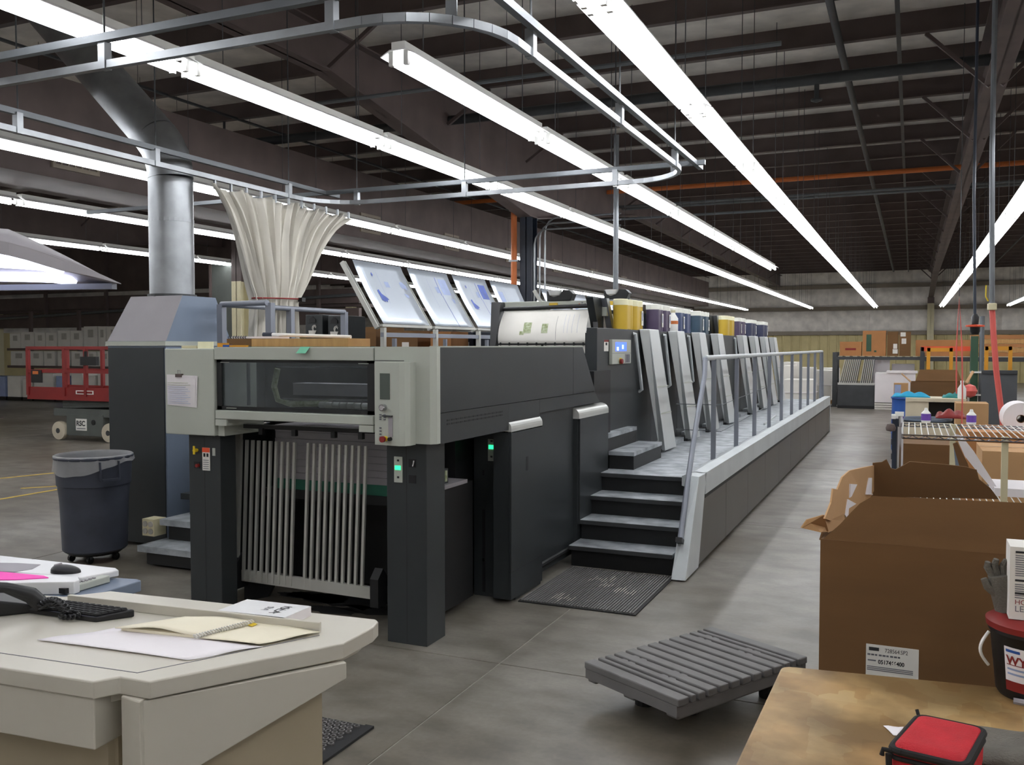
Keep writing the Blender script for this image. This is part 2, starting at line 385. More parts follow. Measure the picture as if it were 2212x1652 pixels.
# the square air duct with grilles above the far lamp rows
t = thing('air_duct', 'long dark square air duct with side grilles above the far lamps', 'duct', (-9.9, 20, 3.75))
MB().box(-10.5, -9.4, -3, 46, 3.78, 5.0).build('duct_body', 'brown_steel', t)
for k in range(13):
    y = 1.5+3.3*k; g = MB()
    g.box(-9.4, -9.37, y-.34, y+.34, 3.9, 3.95); g.box(-9.4, -9.37, y-.34, y+.34, 4.2, 4.25)
    g.box(-9.4, -9.37, y-.34, y-.3, 3.95, 4.2); g.box(-9.4, -9.37, y+.3, y+.34, 3.95, 4.2)
    gr = g.build('grille_frame', 'girt', t)
    for j in range(5): MB().box(-9.4, -9.38, y-.22+j*.1, y-.2+j*.1, 3.95, 4.2).build('vane', 'girt', gr)
for y in (4, 12, 20, 28, 36): MB().box(-10.52, -10.5, y, y+.04, 4.9, 5.52).build('hanger_strap', 'steel_dark', t)
# painted yellow lines on the concrete
for a, b in (((0, 1078), (105, 1060)), ((0, 1033), (108, 1022)), ((85, 1052), (118, 1050))):
    p, q = onZ(*a, .002), onZ(*b, .002); d = (p-q)*1.2
    o = MB().bar(p+d+V(0, 0, -.0005), q-d*.6+V(0, 0, -.0005), .06, .003).build('floor_marking', 'yellow_line')
    tag(o, 'worn yellow stripe painted on the concrete beside the trash can', 'floor marking', 'yellow floor stripes')
# ------------------------------------------------------------------ fluorescent lamps
ZL = 3.64
def fixture():
    t = thing('fluorescent_light', 'x', 'light', (0, 0, ZL))
    m = MB(); L = 2.42
    m.prism([(-.13, ZL+.012), (-.06, ZL+.05), (.06, ZL+.05), (.13, ZL+.012), (.127, ZL+.007), (.058, ZL+.042), (-.058, ZL+.042), (-.127, ZL+.007)], 'y', .01, L)
    m.build('reflector', 'reflector', t)
    MB().box(-.05, .05, .02, L-.02, ZL+.05, ZL+.1).build('ballast_housing', 'white_metal', t)
    for s in (-.055, .055):
        MB().tube([(s, .05, ZL-.026), (s, L-.05, ZL-.026)], .019, 8).build('tube', 'tube_light', t, smooth=True)
        for y in (.02, L-.05): MB().box(s-.016, s+.016, y, y+.03, ZL-.05, ZL+.045).build('lamp_holder', 'white_metal', t)
    for y in (.35, L-.35): MB().tube([(0, y, ZL+.1), (0, y, ZR)], .004, 4).build('hanger', 'steel_dark', t)
    return t
proto = fixture(); first = True
rows = [(-14.16, 0.5, 19, 'the farthest lamp row beyond the air duct'), (-10.6, -1.6, 20, 'the lamp row just beyond the air duct'), (-7.69, -2.0, 20, 'the lamp row passing above the white curtain'),
        (-4.49, -2.6, 20, 'the long lamp row above the press'), (-1.59, -2.6, 20, 'the long lamp row above the aisle'), (1.27, -2.4, 20, 'the lamp row above the cardboard boxes'), (4.0, -2.4, 20, 'the lamp row nearest the right wall'),
        (-17.7, -2.0, 5, 'the added unseen lamp row left of the farthest row'), (-21.2, -2.0, 6, 'the added unseen lamp row before the carton rack'), (-24.7, -2.0, 7, 'the added unseen lamp row by the left wall')]  # these three rows are added out of view to brighten the left background
spots = [(-3.07, 5.13+2.5*k, 'the short lamp row inside the curtain track') for k in range(7)]
for x, y0, n, d in rows: spots += [(x, y0+2.46*k, d) for k in range(n)]
for x, y, d in spots:
    if first: o = proto; o.location = (x, y, ZL); first = False
    else: o = dup(proto, (0, 0, 0)); o.location = (x, y, ZL)
    o['label'] = 'white two-tube fluorescent fixture in '+d; o['group'] = 'lamps of '+d
# ------------------------------------------------------------------ curtain track
ZT = 3.32
def rr(x0, x1, y0, y1, r, n=8):
    pts = []
    for cx, cy, a0 in ((x1-r, y0+r, -90), (x1-r, y1-r, 0), (x0+r, y1-r, 90), (x0+r, y0+r, 180)):
        pts += [(cx+r*math.cos(math.radians(a0+90*i/n)), cy+r*math.sin(math.radians(a0+90*i/n))) for i in range(n+1)]
    return pts
loop = rr(-5.9, -1.87, 3.74, 8.35, .55)
t = thing('curtain_track', 'galvanised curtain track with rounded corners hung below the lamps', 'track', (-4, 6, ZT))
m = MB(); n = len(loop)
for i in range(n):
    (ax, ay), (bx, by) = loop[i], loop[(i+1) % n]
    if math.hypot(bx-ax, by-ay) < 1e-6: continue
    m.bar((ax, ay, ZT), (bx, by, ZT), .036, .042)
m.build('track_rail', 'galv', t)
for (a, b, z) in (((-9.5, 3.72, ZT+.14), (1.5, 3.72, ZT+.14), 0), ((-1.84, .5, ZT+.13), (-1.84, 8.6, ZT+.13), 0), ((-9.5, 8.36, ZT+.13), (-1.75, 8.36, ZT+.13), 0), ((-5.91, 1, ZT+.13), (-5.91, 8.6, ZT+.13), 0)):
    MB().bar(a, b, .042, .042).build('support_strut', 'strut', t)
for p in ((-5.4, 3.74), (-4.1, 3.74), (-2.6, 3.74), (-1.87, 4.5), (-1.87, 6.1), (-1.87, 7.7), (-2.6, 8.35), (-4.2, 8.35), (-5.5, 8.35), (-5.9, 4.6), (-5.9, 5.9), (-5.9, 7.7)):
    MB().box(p[0]-.025, p[0]+.025, p[1]-.025, p[1]+.025, ZT-.024, ZT+.125).build('hanger_bracket', 'galv', t)
    MB().tube([(p[0], p[1], ZT+.15), (p[0], p[1], ZR)], .006, 6).build('threaded_rod', 'steel_dark', t)
for p in ((-2.03, 3.9), (-2.0, 8.2)): MB().box(p[0]-.03, p[0]+.03, p[1]-.004, p[1]+.004, ZT+.02, ZT+.1).build('splice_tab', 'galv', t)
# curtain gathered with a red tie
ct = thing('curtain', 'white gathered curtain hanging from the track, tied with red cord', 'curtain', (-5.9, 7.9, .92))
CX = -5.9; yl, yr = onX(456, 412, CX).y, onX(756, 455, CX).y; t0, t1 = onX(547, 645, CX).y, onX(637, 645, CX).y; TZ = onX(592, 645, CX).z; u0, u1 = onX(540, 720, CX).y, onX(643, 720, CX).y
def cfn(u, v):
    z = ZT-.05+(.92-ZT)*v-.05*abs(math.sin(u*17))*(1-min(1, v*12)); vt = (ZT-.05-TZ)/(ZT-.97)
    if v < vt: k = v/vt; e = (1-k)*(1-.22*math.sin(math.pi*k)); y0, y1 = t0+(yl-t0)*e, t1+(yr-t1)*e
    else: k = min(1, (v-vt)/(1-vt)*2.2); y0, y1 = t0+(u0-t0)*k, t1+(u1-t1)*k
    am = .02+.05*min(1, v/vt) if v < vt else .06
    ph = u*2*math.pi*17+2.5*math.sin(u*9); y = y0+(y1-y0)*u
    return (CX+am*math.sin(ph)+.02*math.sin(ph*2.3+v*3)+.05*math.cos((u-.5)*math.pi)*min(1, v*3), y+.012*math.sin(ph*1.7+4*v), z)
MB().grid(cfn, 190, 34).build('cloth', 'cloth_white', ct, smooth=True, solid=.003)
cy0 = (t0+t1)/2; ry = (t1-t0)/2+.015
MB().tube([(CX+.02+.12*math.cos(a), cy0+ry*math.sin(a), TZ+.01*math.sin(a)) for a in [2*math.pi*i/24 for i in range(25)]], .008, 6).build('tie_cord', 'red', ct)
MB().box(CX+.1, CX+.15, t1-.08, t1-.02, TZ-.02, TZ+.02).build('tie_knot', 'black_plastic', ct)
for k in range(11): yy = yl+.04+(yr-yl-.08)*k/10; MB().box(CX-.01, CX+.01, yy, yy+.02, ZT-.1, ZT-.02).build('curtain_hook', 'galv', ct)
# ================================================================== THE PRESS: delivery
def swirl(c, r, right, up, mat, parent):   # small round logo mark
    c = Vector(c); right = Vector(right); up = Vector(up); n = right.cross(up)*.003
    m = MB()
    for k in range(3):
        a0 = k*.6; m.tube([c+n+right*(r*(.35+.22*k)*math.cos(a0+a))+up*(r*(.35+.22*k)*math.sin(a0+a)) for a in [i*.45 for i in range(9)]], r*.07, 5)
    return m.build('emblem', mat, parent)
DL = thing('press_delivery', 'delivery end of the printing press with window, grey head and dark side panels', 'printing press', (-3.5, 5.8, 0))
YF0 = 4.58
MB().box(-4.53, -4.115, YF0, 5.0, 1.19, 1.755).build('head_cover', 'press_grey', DL, bevel=.006)
MB().box(-4.11, -4.06, YF0+.03, 5.0, 1.19, 1.30).build('cover_return', 'press_grey', DL)
MB().box(-4.11, -2.91, YF0, YF0+.16, 1.685, 1.765).build('top_fascia', 'press_grey', DL, bevel=.004)
MB().box(-4.09, -2.90, YF0-.02, YF0+.12, 1.305, 1.36).build('lower_bar', 'press_grey', DL, bevel=.004)
for x0, x1 in ((-4.09, -4.0), (-3.0, -2.9)): MB().box(x0, x1, YF0-.02, YF0+.35, 1.262, 1.302).build('bar_end_block', 'press_grey', DL)
MB().prism([(-2.9, YF0), (-2.53, YF0), (-2.50, YF0+.03), (-2.50, YF0+.07), (-2.9, YF0+.4)], 'z', 1.205, 1.768).build('head_cover', 'press_grey', DL)
MB().box(-2.9, -2.70, YF0-.001, YF0+.01, 1.684, 1.688).build('seam', 'seam', DL)
gl = MB().box(-4.105, -2.912, YF0+.03, YF0+.036, 1.362, 1.684).build('window_pane', 'dark_glass', DL)
for b in ((-4.108, -4.07, 1.362, 1.684), (-2.965, -2.91, 1.362, 1.684), (-4.108, -2.91, 1.362, 1.385), (-4.108, -2.91, 1.668, 1.684)):
    MB().box(b[0], b[1], YF0+.02, YF0+.03, b[2], b[3]).build('window_frame', 'press_black', DL)
for x in (-4.04, -2.99): MB().box(x-.035, x+.035, YF0+.016, YF0+.02, 1.665, 1.669).build('window_clip', 'press_grey', DL)
MB().box(-4.03, -3.95, YF0+.016, YF0+.02, 1.372, 1.376).build('window_clip', 'press_grey', DL)
# inside the delivery, behind the pane
MB().box(-4.45, -2.6, 5.5, 5.52, 1.2, 1.74).build('inner_wall', 'press_black', DL)
MB().box(-3.85, -2.9, 5.05, 5.2, 1.44, 1.52).build('gripper_bar', 'sheet_grey', DL)
MB().tube([(-3.9, 4.95, 1.415), (-2.95, 4.95, 1.425)], .008, 8).build('shaft', 'chrome', DL)
for k in range(11): MB().lathe([(.022, 0), (.022, .045)], (-3.52+k*.055, 4.9, 1.39), 10, 'x').build('suction_roller', 'alu', DL)
MB().tube([(-3.9, 4.95, 1.62), (-3.93, 4.95, 1.5), (-3.9, 4.95, 1.41), (-3.8, 4.95, 1.385), (-3.5, 4.95, 1.395)], .02, 8).build('air_hose', 'olive', DL)
MB().box(-3.22, -2.93, 5.25, 5.3, 1.42, 1.62).build('blue_guard', 'blue', DL, label='blue guard inside the window')
MB().tube([(-4.02, 4.8, 1.38), (-4.02, 4.8, 1.66)], .012, 8).build('rod', 'strut', DL)
MB().tube([(-3.75, 4.75, 1.64), (-2.95, 4.75, 1.64)], .006, 6).build('rod', 'strut', DL)
# lids and dark side panels
MB().box(-4.5, -2.51, 5.45, 7.15, 1.745, 1.762).build('top_lid', 'press_dark', DL)
side = [(4.655, 1.385), (7.3, 1.385), (7.585, 1.30), (7.15, 1.768), (4.655, 1.768)]
MB().prism([(4.655, 1.383), (6.92, 1.383), (6.92, 1.768), (4.655, 1.768)], 'x', -2.56, -2.503).build('side_panel', 'press_dark', DL)
MB().prism([(6.925, 1.383), (7.48, 1.383), (7.15, 1.768), (6.925, 1.768)], 'x', -2.56, -2.503).build('side_panel', 'press_dark', DL)
MB().box(-2.57, -2.5, 4.65, 7.15, 1.764, 1.772).build('panel_edge', 'press_grey', DL)
MB().prism([(4.655, 1.2), (5.64, 1.2), (5.64, 1.379), (4.655, 1.379)], 'x', -2.56, -2.505).build('vent_panel', 'press_dark', DL)
MB().prism([(5.643, 1.2), (6.2, 1.2), (6.2, 1.379), (5.643, 1.379)], 'x', -2.56, -2.506).build('side_panel', 'press_dark', DL)
MB().prism([(6.203, 1.28), (7.62, 1.28), (7.48, 1.379), (6.203, 1.379)], 'x', -2.56, -2.506).build('side_panel', 'press_dark', DL)
for r_ in range(2):
    for k in range(14):
        y = 4.74+k*.058; MB().box(-2.506, -2.5035, y, y+.045, 1.328-r_*.022, 1.338-r_*.022).build('vent_slot', 'press_black', DL)
MB().box(-4.45, -2.87, 5.55, 7.55, .05, 1.74).build('body', 'press_black', DL)
MB().box(-4.5, -4.45, 4.7, 7.15, 1.2, 1.75).build('side_panel', 'press_dark', DL)
MB().box(-4.46, -4.43, 4.8, 5.56, .02, 1.19).build('dark_blocking_panel', 'press_black', DL)  # black panel added to keep the space behind the gate dark
MB().box(-2.562, -2.54, 6.2, 7.05, .06, 1.277).build('lower_panel', 'press_dark', DL)
MB().tube([(-2.53, 6.22, .12), (-2.53, 7.0, .12)], .02, 8).build('floor_pipe', 'press_black', DL)
# columns
for x0, x1, sd in ((-2.853, -2.583, 1), (-4.38, -4.115, 0)):
    c = MB().box(x0, x1, 4.63, 4.78 if not sd else 4.86, 0, 1.2).build('column', 'press_dark', DL, bevel=.004)
    MB().box((x0+x1)/2-.002, (x0+x1)/2+.002, 4.6285, 4.63, .01, 1.19).build('seam', 'seam', c)
    if sd:
        pl = MB().box(-2.797, -2.742, 4.622, 4.63, .965, 1.118).build('display_plate', 'press_grey', DL)
        MB().box(-2.79, -2.752, 4.6195, 4.622, 1.04, 1.065).build('green_display', 'led_green', pl)
        for z in (.99, 1.09): MB().box(-2.776, -2.762, 4.6205, 4.622, z, z+.012).build('icon', 'text_dark', pl)
        for z in (1.06, .965): MB().box(-2.7, -2.652, 4.627, 4.63, z, z+.048).build('recess', 'press_black', DL)
        MB().tube([(-2.66, 4.622, 1.1), (-2.667, 4.617, 1.066)], .005, 6).build('latch', 'chrome', DL)
    else:
        wl_ = MB().box(-4.262, -4.2, 4.626, 4.63, .955, 1.105).build('warning_label', 'white_card', DL)
        MB().box(-4.262, -4.2, 4.6245, 4.626, 1.075, 1.105).build('label_header', 'orange_red', wl_)
        for i in range(2): MB().box(-4.252+i*.026, -4.236+i*.026, 4.6245, 4.626, 1.045, 1.068).build('pictogram', 'text_dark', wl_)
        for i in range(5): MB().box(-4.255, -4.208, 4.6245, 4.626, .965+i*.014, .969+i*.014).build('text_line', 'text_grey', wl_)
        MB().box(-4.178, -4.155, 4.626, 4.63, 1.055, 1.105).build('small_plate', 'press_grey', DL)
        MB().tube([(-4.31, 4.63, 1.085), (-4.31, 4.6, 1.085)], .012, 8).build('key_switch', 'yellow', DL); MB().box(-4.316, -4.302, 4.598, 4.604, 1.06, 1.115).build('key_tag', 'yellow', DL)
        MB().box(-4.335, -4.285, 4.627, 4.63, .965, 1.01).build('recess', 'press_black', DL); MB().lathe([(.012, 0), (.012, -.02)], (-4.297, 4.627, .985), 10, 'y').build('red_button', 'red', DL)
# swing-out control panel
cp = MB(); cp.prism([(-2.845, 4.49), (-2.67, 4.47), (-2.64, 4.485), (-2.625, 4.52), (-2.625, 4.58), (-2.845, 4.58)], 'z', 1.20, 1.678)
cp = cp.build('control_panel', 'press_grey', DL)
def cpp(x, z, out=0): return (x, 4.49-(x+2.845)*.02/.175-out, z)
def cpbox(x0, x1, z0, z1, mat, name, out=.003):
    a = [cpp(x0, z0), cpp(x1, z0), cpp(x1, z1), cpp(x0, z1)]; return MB().hexa(a, [(p[0], p[1]-out, p[2]) for p in a]).build(name, mat, cp)
cpbox(-2.805, -2.735, 1.465, 1.615, 'lcd', 'screen')
kb = Vector(cpp(-2.775, 1.418)); MB().lathe([(.02, 0), (.02, -.03), (.014, -.035)], kb, 16, 'y').build('knob', 'chrome', cp)
for i in range(2):
    for j in range(3): cpbox(-2.81+i*.03, -2.797+i*.03, 1.345+j*.013, 1.353+j*.013, 'text_grey', 'key', .004)
for j in range(4): cpbox(-2.81, -2.797, 1.24+j*.018, 1.249+j*.018, 'text_grey', 'key', .004)
cpbox(-2.745, -2.715, 1.25, 1.372, 'sheet_grey', 'key_card', .004); cpbox(-2.785, -2.715, 1.366, 1.374, 'steel_dark', 'card_slot', .012)
es = Vector(cpp(-2.765, 1.238)); MB().lathe([(.016, 0), (.016, -.02)], es, 14, 'y').build('stop_collar', 'yellow', cp); MB().lathe([(.012, -.02), (.018, -.03), (.018, -.045)], es, 14, 'y').build('stop_button', 'red', cp)
e2 = Vector(cpp(-2.73, 1.238)); MB().lathe([(.011, 0), (.011, -.02)], e2, 12, 'y').build('black_button', 'black_plastic', cp)
# folding bar gate in front of the pile
ga = MB().bar((-4.2, 4.9, .205), (-3.12, 4.87, .205), .03, .075).build('gate_rail', 'alu', DL)
for k in range(20):
    x = -4.175+k*.0495+(.06 if k > 9 else 0); MB().bar((x-.02, 4.875, .18), (x+.004, 4.9, 1.135), .018, .018).build('gate_bar', 'alu', ga)
MB().bar((-4.235, 4.9, .32), (-4.215, 4.93, 1.2), .045, .03).build('gate_post', 'alu', DL); MB().bar((-2.9, 4.9, .3), (-2.885, 4.9, 1.2), .02, .02).build('gas_strut', 'white_metal', DL)
for x in (-4.2, -3.08): MB().prism([(4.84, .12), (4.95, .12), (4.95, .3), (4.9, .36), (4.84, .3)], 'x', x-.03, x+.03).build('gate_hinge', 'press_black', DL)
MB().prism([(-4.22, 0.0), (-4.02, 0.05), (-3.97, .14), (-4.03, .2), (-4.22, .2)], 'y', 4.97, 5.0).build('gate_arm', 'press_black', DL)
MB().box(-4.0, -2.9, 4.72, 4.76, 1.235, 1.262).build('sheet_stop_rail', 'press_black', DL)
for x in (-3.86, -3.6, -3.3, -3.1): MB().box(x, x+.03, 4.7, 4.73, 1.2, 1.24).build('sheet_stop', 'press_black', DL)
# paper pile hanging in the delivery
pc = MB().box(-4.06, -2.9, 5.0, 5.5, .74, .80).build('pile_carrier', 'press_black', DL)
pl = MB().box(-3.98, -2.96, 5.02, 5.5, .80, .868).build('pallet_board', 'green'); tag(pl, 'dark green board under the paper pile in the delivery', 'pallet')
pp = thing('paper_pile', 'grey pile of printed sheets behind the bar gate', 'paper stack', (-3.47, 5.25, .87))
for k in range(8): MB().box(-3.98+random.uniform(-.003, .003), -2.96, 5.02+random.uniform(0, .004), 5.5, .87+k*.046, .914+k*.046).build('sheet_bundle', 'sheet_grey', pp)
# side service boxes and cabinets
sh = MB().box(-2.9, -2.7, 4.95, 5.4, .86, .885).build('side_shelf', 'sheet_grey', DL); MB().box(-2.86, -2.74, 5.0, 5.2, .885, .98).build('valve_block', 'steel_dark', sh)
for i in range(4): MB().box(-2.74, -2.73, 5.01+i*.045, 5.035+i*.045, .9, .97).build('valve', 'olive', sh)
MB().box(-2.96, -2.73, 4.95, 5.54, .06, .855).build('lower_cover', 'press_black', DL)
def quarter_cap(y0, y1, z, mat, parent):
    pts = [(-2.56, z)]+[(-2.56+.075*math.sin(a), z-.0+.06*math.cos(a)-.06) for a in [i*math.pi/2/6 for i in range(7)]]+[(-2.485, z-.09), (-2.56, z-.09)]
    return MB().prism(pts, 'y', y0, y1).build('rounded_cap', mat, parent)
c1 = thing('service_cabinet', 'dark cabinet with silver rounded cap and green display under the press side', 'cabinet', (-2.66, 5.98, 0))
MB().box(-2.83, -2.505, 5.76, 6.23, .0, 1.19).build('cabinet_body', 'press_dark', c1, bevel=.004)
MB().box(-2.505, -2.485, 5.64, 6.21, .03, 1.19).build('door', 'press_dark', c1, bevel=.003)
MB().box(-2.62, -2.505, 5.64, 5.76, .03, 1.19).build('door_return', 'press_dark', c1)
quarter_cap(5.64, 6.21, 1.27, 'silver_cap', c1)
MB().box(-2.486, -2.4835, 5.9, 5.935, .89, .99).build('handle_recess', 'press_black', c1)
MB().box(-2.505, -2.4845, 5.64, 6.21, .22, .223).build('seam', 'seam', c1)
p_ = MB().box(-2.715, -2.66, 5.752, 5.76, .965, 1.12).build('display_plate', 'press_grey', c1); MB().box(-2.708, -2.67, 5.749, 5.752, 1.05, 1.078).build('green_display', 'led_green', p_)
for z in (.99, 1.1): MB().box(-2.695, -2.68, 5.75, 5.752, z, z+.012).build('icon', 'text_dark', p_)
MB().box(-2.762, -2.74, 5.757, 5.76, .03, .62).build('slot', 'press_black', c1); MB().box(-2.758, -2.744, 5.75, 5.758, .25, .27).build('slot_pin', 'chrome', c1)
MB().box(-2.76, -2.745, 5.757, 5.76, .86, .9).build('lock', 'press_black', c1)
c2 = thing('service_cabinet', 'dark cabinet with silver rounded cap beside the stair treads', 'cabinet', (-2.6, 7.4, 0))
MB().box(-2.56, -2.505, 7.03, 7.83, .05, 1.2).build('cabinet_body', 'press_dark', c2); MB().box(-2.505, -2.487, 7.05, 7.81, .3, 1.19).build('door', 'press_dark', c2, bevel=.003)
quarter_cap(7.02, 7.81, 1.265, 'silver_cap', c2)
MB().box(-2.75, -2.56, 7.62, 8.1, .65, 1.55).build('step_cabinet', 'press_black', c2)
# small things on and about the delivery
cb = thing('flat_carton', 'flat kraft carton lying on top of the press delivery', 'box', (-3.9, 4.8, 1.762))
MB().box(-4.15, -3.2, 4.75, 5.0, 1.764, 1.82).build('carton_body', 'wood_light', cb)
MB().box(-4.152, -3.95, 4.748, 5.0, 1.7635, 1.8205).build('carton_end', 'cardboard', cb)
tb = thing('marker_tube', 'white tube with blue cap lying on the flat carton', 'tube', (-3.7, 4.85, 1.82))
MB().tube([(-3.88, 4.85, 1.848), (-3.28, 4.9, 1.83)], .012, 10).build('tube_body', 'white_metal', tb, smooth=True); MB().tube([(-3.93, 4.847, 1.847), (-3.86, 4.851, 1.847)], .0165, 10).build('tube_cap', 'dark_blue', tb, smooth=True)
nb = MB().box(-4.14, -3.8, 4.77, 4.95, 1.822, 1.835).build('spiral_notepad', 'paper'); tag(nb, 'spiral notepad lying on the flat carton', 'notepad')
for k in range(8): MB().tube([(-4.15+k*.02, 4.765, 1.822), (-4.15+k*.02, 4.758, 1.832), (-4.15+k*.02, 4.772, 1.838)], .003, 5).build('spiral', 'dark_blue', nb)
rt = MB().lathe([(.028, 0), (.05, 0), (.05, .045), (.028, .045), (.028, 0)], (-4.27, 4.68, 1.756), 24, cap=False).build('tape_roll', 'yellow_lid', smooth=True); tag(rt, 'roll of cream tape on the press head', 'tape')
hd = MB().box(-4.46, -4.33, 4.66, 4.71, 1.756, 1.775).build('tape_gauge', 'cream'); tag(hd, 'beige flat tool lying beside the tape roll', 'tool')
kn = thing('utility_knife', 'yellow and blue utility knife on the press head edge', 'knife', (-4.0, 4.62, 1.766))
MB().box(-4.1, -4.03, 4.6, 4.63, 1.766, 1.792).build('handle', 'yellow_steel', kn); MB().box(-4.055, -4.005, 4.598, 4.632, 1.766, 1.78).build('slider', 'blue', kn); MB().box(-4.005, -3.87, 4.603, 4.625, 1.766, 1.778).build('blade_guard', 'yellow_steel', kn)
sn = MB().slab([(-3.43, YF0-.004, 1.766), (-3.36, YF0-.004, 1.766), (-3.375, YF0-.03, 1.728), (-3.445, YF0-.03, 1.728)], .001); sn.slab([(-3.43, YF0-.004, 1.766), (-3.36, YF0-.004, 1.766), (-3.36, YF0+.03, 1.7665), (-3.43, YF0+.03, 1.7665)], .001)
tag(sn.build('sticky_note', 'mint'), 'mint sticky note hanging over the press head edge', 'note')
bm_ = MB().slab([(-4.0, 4.62, 1.7665), (-2.95, 4.62, 1.7665), (-2.92, 4.72, 1.7665), (-4.0, 4.72, 1.7665)], .002).build('print_sheet', 'teal'); tag(bm_, 'teal edged sheet lying on the press head', 'sheet')
nt_ = thing('clipped_notes', 'white note sheets under a binder clip on the press head', 'paper', (-4.39, 4.575, 1.37))
MB().slab([(-4.505, YF0-.004, 1.385), (-4.27, YF0-.004, 1.372), (-4.255, YF0-.012, 1.575), (-4.5, YF0-.012, 1.585)], .002).build('top_sheet', 'paper', nt_)
MB().slab([(-4.495, YF0-.001, 1.383), (-4.258, YF0-.001, 1.37), (-4.245, YF0-.006, 1.578), (-4.49, YF0-.006, 1.585)], .002).build('under_sheet', 'paper', nt_)
for i in range(11): MB().box(-4.492, -4.3-.02*(i % 3), YF0-.0155, YF0-.013, 1.395+i*.0135, 1.397+i*.0135).build('text_line', 'ink_soft' if i < 9 else 'olive', nt_)
MB().box(-4.42, -4.37, YF0-.022, YF0-.001, 1.568, 1.59).build('binder_clip', 'brown_steel', nt_); MB().tube([(-4.405, YF0-.014, 1.588), (-4.405, YF0-.014, 1.612), (-4.385, YF0-.014, 1.612), (-4.385, YF0-.014, 1.588)], .0025, 6).build('clip_wire', 'chrome', nt_)
# ================================================================== gallery, stairs and railing
GY0, GY1, GZ = 7.6, 19.9, .66
G = thing('press_gallery', 'grey gallery walkway with stairs, curb and railing along the press', 'walkway', (-2.0, 12, 0))
for k, (y, z) in enumerate(((6.82, .172), (7.06, .338), (7.32, .5))):
    MB().box(-2.5, -1.655, y, y+.32, z-.035, z).build('tread', 'tread', G, bevel=.004)
    MB().box(-2.49, -1.66, y+.035, y+.06, z-.17 if k else 0, z-.035).build('riser', 'press_black', G)
    MB().box(-2.5, -1.655, y-.004, y+.003, z-.036, z-.004).build('nosing', 'steel_dark', G)
MB().box(-2.5, -1.66, GY0, GY1, GZ-.035, GZ).build('deck', 'tread', G); MB().box(-2.49, -1.66, GY0+.035, GY0+.06, .46, GZ-.035).build('riser', 'press_black', G)
MB().box(-2.5, -1.66, GY0-.004, GY0+.003, GZ-.036, GZ-.004).build('nosing', 'steel_dark', G)
MB().box(-2.48, -1.62, GY0+.1, GY1-.05, .0, GZ-.04).build('deck_frame', 'press_black', G)
MB().box(-2.5, -2.262, 7.86, 8.86, GZ+.125, GZ+.16).build('tread', 'tread', G); MB().box(-2.5, -2.27, 7.88, 8.86, GZ, GZ+.125).build('step_block', 'press_black', G)
MB().box(-2.75, -2.505, 7.7, 8.8, GZ+.275, GZ+.31).build('tread', 'tread', G); MB().box(-2.75, -2.51, 7.72, 8.8, GZ, GZ+.275).build('step_block', 'press_black', G)
# curb: slanted front leg and long beam
MB().hexa([(-1.635, 6.70, 0.01), (-1.525, 6.70, 0.01), (-1.525, 7.16, 0.01), (-1.635, 7.16, 0.01)], [(-1.635, 7.22, .735), (-1.525, 7.16, .735), (-1.525, 7.44, .735), (-1.635, 7.44, .735)]).build('curb_leg', 'curb_grey', G, bevel=.004)
MB().prism([(-1.72, .665), (-1.72, .70), (-1.63, .735), (-1.525, .735), (-1.525, .56), (-1.56, .56), (-1.56, .64)], 'y', 7.44, GY1).build('curb_beam', 'curb_grey', G)
MB().prism([(-1.72, .62), (-1.72, .70), (-1.63, .735), (-1.525, .735), (-1.525, .56)], 'y', 7.4, 7.445).build('curb_end', 'curb_grey', G)
MB().box(-1.6, -1.525, GY1-.02, GY1+.04, 0, .735).build('curb_end_plate', 'curb_grey', G)
y = 7.16; k = 0
while y < GY1-.1:
    y2 = min(y+1.2155, GY1-.02); z_ = .555
    if k == 0: MB().hexa([(-1.57, 7.165, .02), (-1.535, 7.165, .02), (-1.535, y2-.006, .02), (-1.57, y2-.006, .02)], [(-1.57, 7.40, .555), (-1.535, 7.40, .555), (-1.535, y2-.006, .555), (-1.57, y2-.006, .555)]).build('kick_panel', 'kick_grey', G)
    else: MB().box(-1.57, -1.535, y+.003, y2-.003, .02, z_).build('kick_panel', 'kick_grey', G)
    y = y2; k += 1
MB().box(-1.56, -1.533, 7.42, GY1-.05, .525, .558).build('cable_groove', 'press_black', G)
ZRl = 1.665; XRl = -1.685
MB().tube([(XRl, 8.13, ZRl), (XRl, 19.75, ZRl)], .024, 12).build('handrail', 'curb_grey', G, smooth=True)
hr = [onX(1469, 1168, -1.60), onX(1483, 1060, -1.615), onX(1495, 975, -1.63), onX(1508, 893, -1.655), onX(1522, 812, -1.675)]
MB().tube(hr+[(XRl, 8.13, ZRl)], .022, 12).build('stair_handrail', 'rail_grey', G, smooth=True)
MB().bar(hr[0]+V(0, -.045, .02), hr[0]+V(0, .06, -.03), .05, .035).build('rail_foot', 'black_plastic', G)
MB().tube([(XRl, 19.75, ZRl), (XRl, 20.0, .7)], .024, 10).build('end_rail', 'rail_grey', G)
for k in range(10):
    yy = 8.52+1.2155*k
    if yy > 19.8: yy = 19.6
    MB().box(XRl-.022, XRl+.022, yy-.012, yy+.012, .7, ZRl-.015).build('baluster', 'rail_grey', G)
for z in (.92, 1.18): MB().tube([(-2.2, 9.2, z), (XRl, 8.9, z+.02), (-1.75, 12.4, z+.05)], .004, 5).build('safety_cord', 'strut', G)
MB().tube([(-1.75, 12.2, .75), (-1.78, 13.5, .77)], .014, 8).build('loose_rod', 'curb_grey', G)
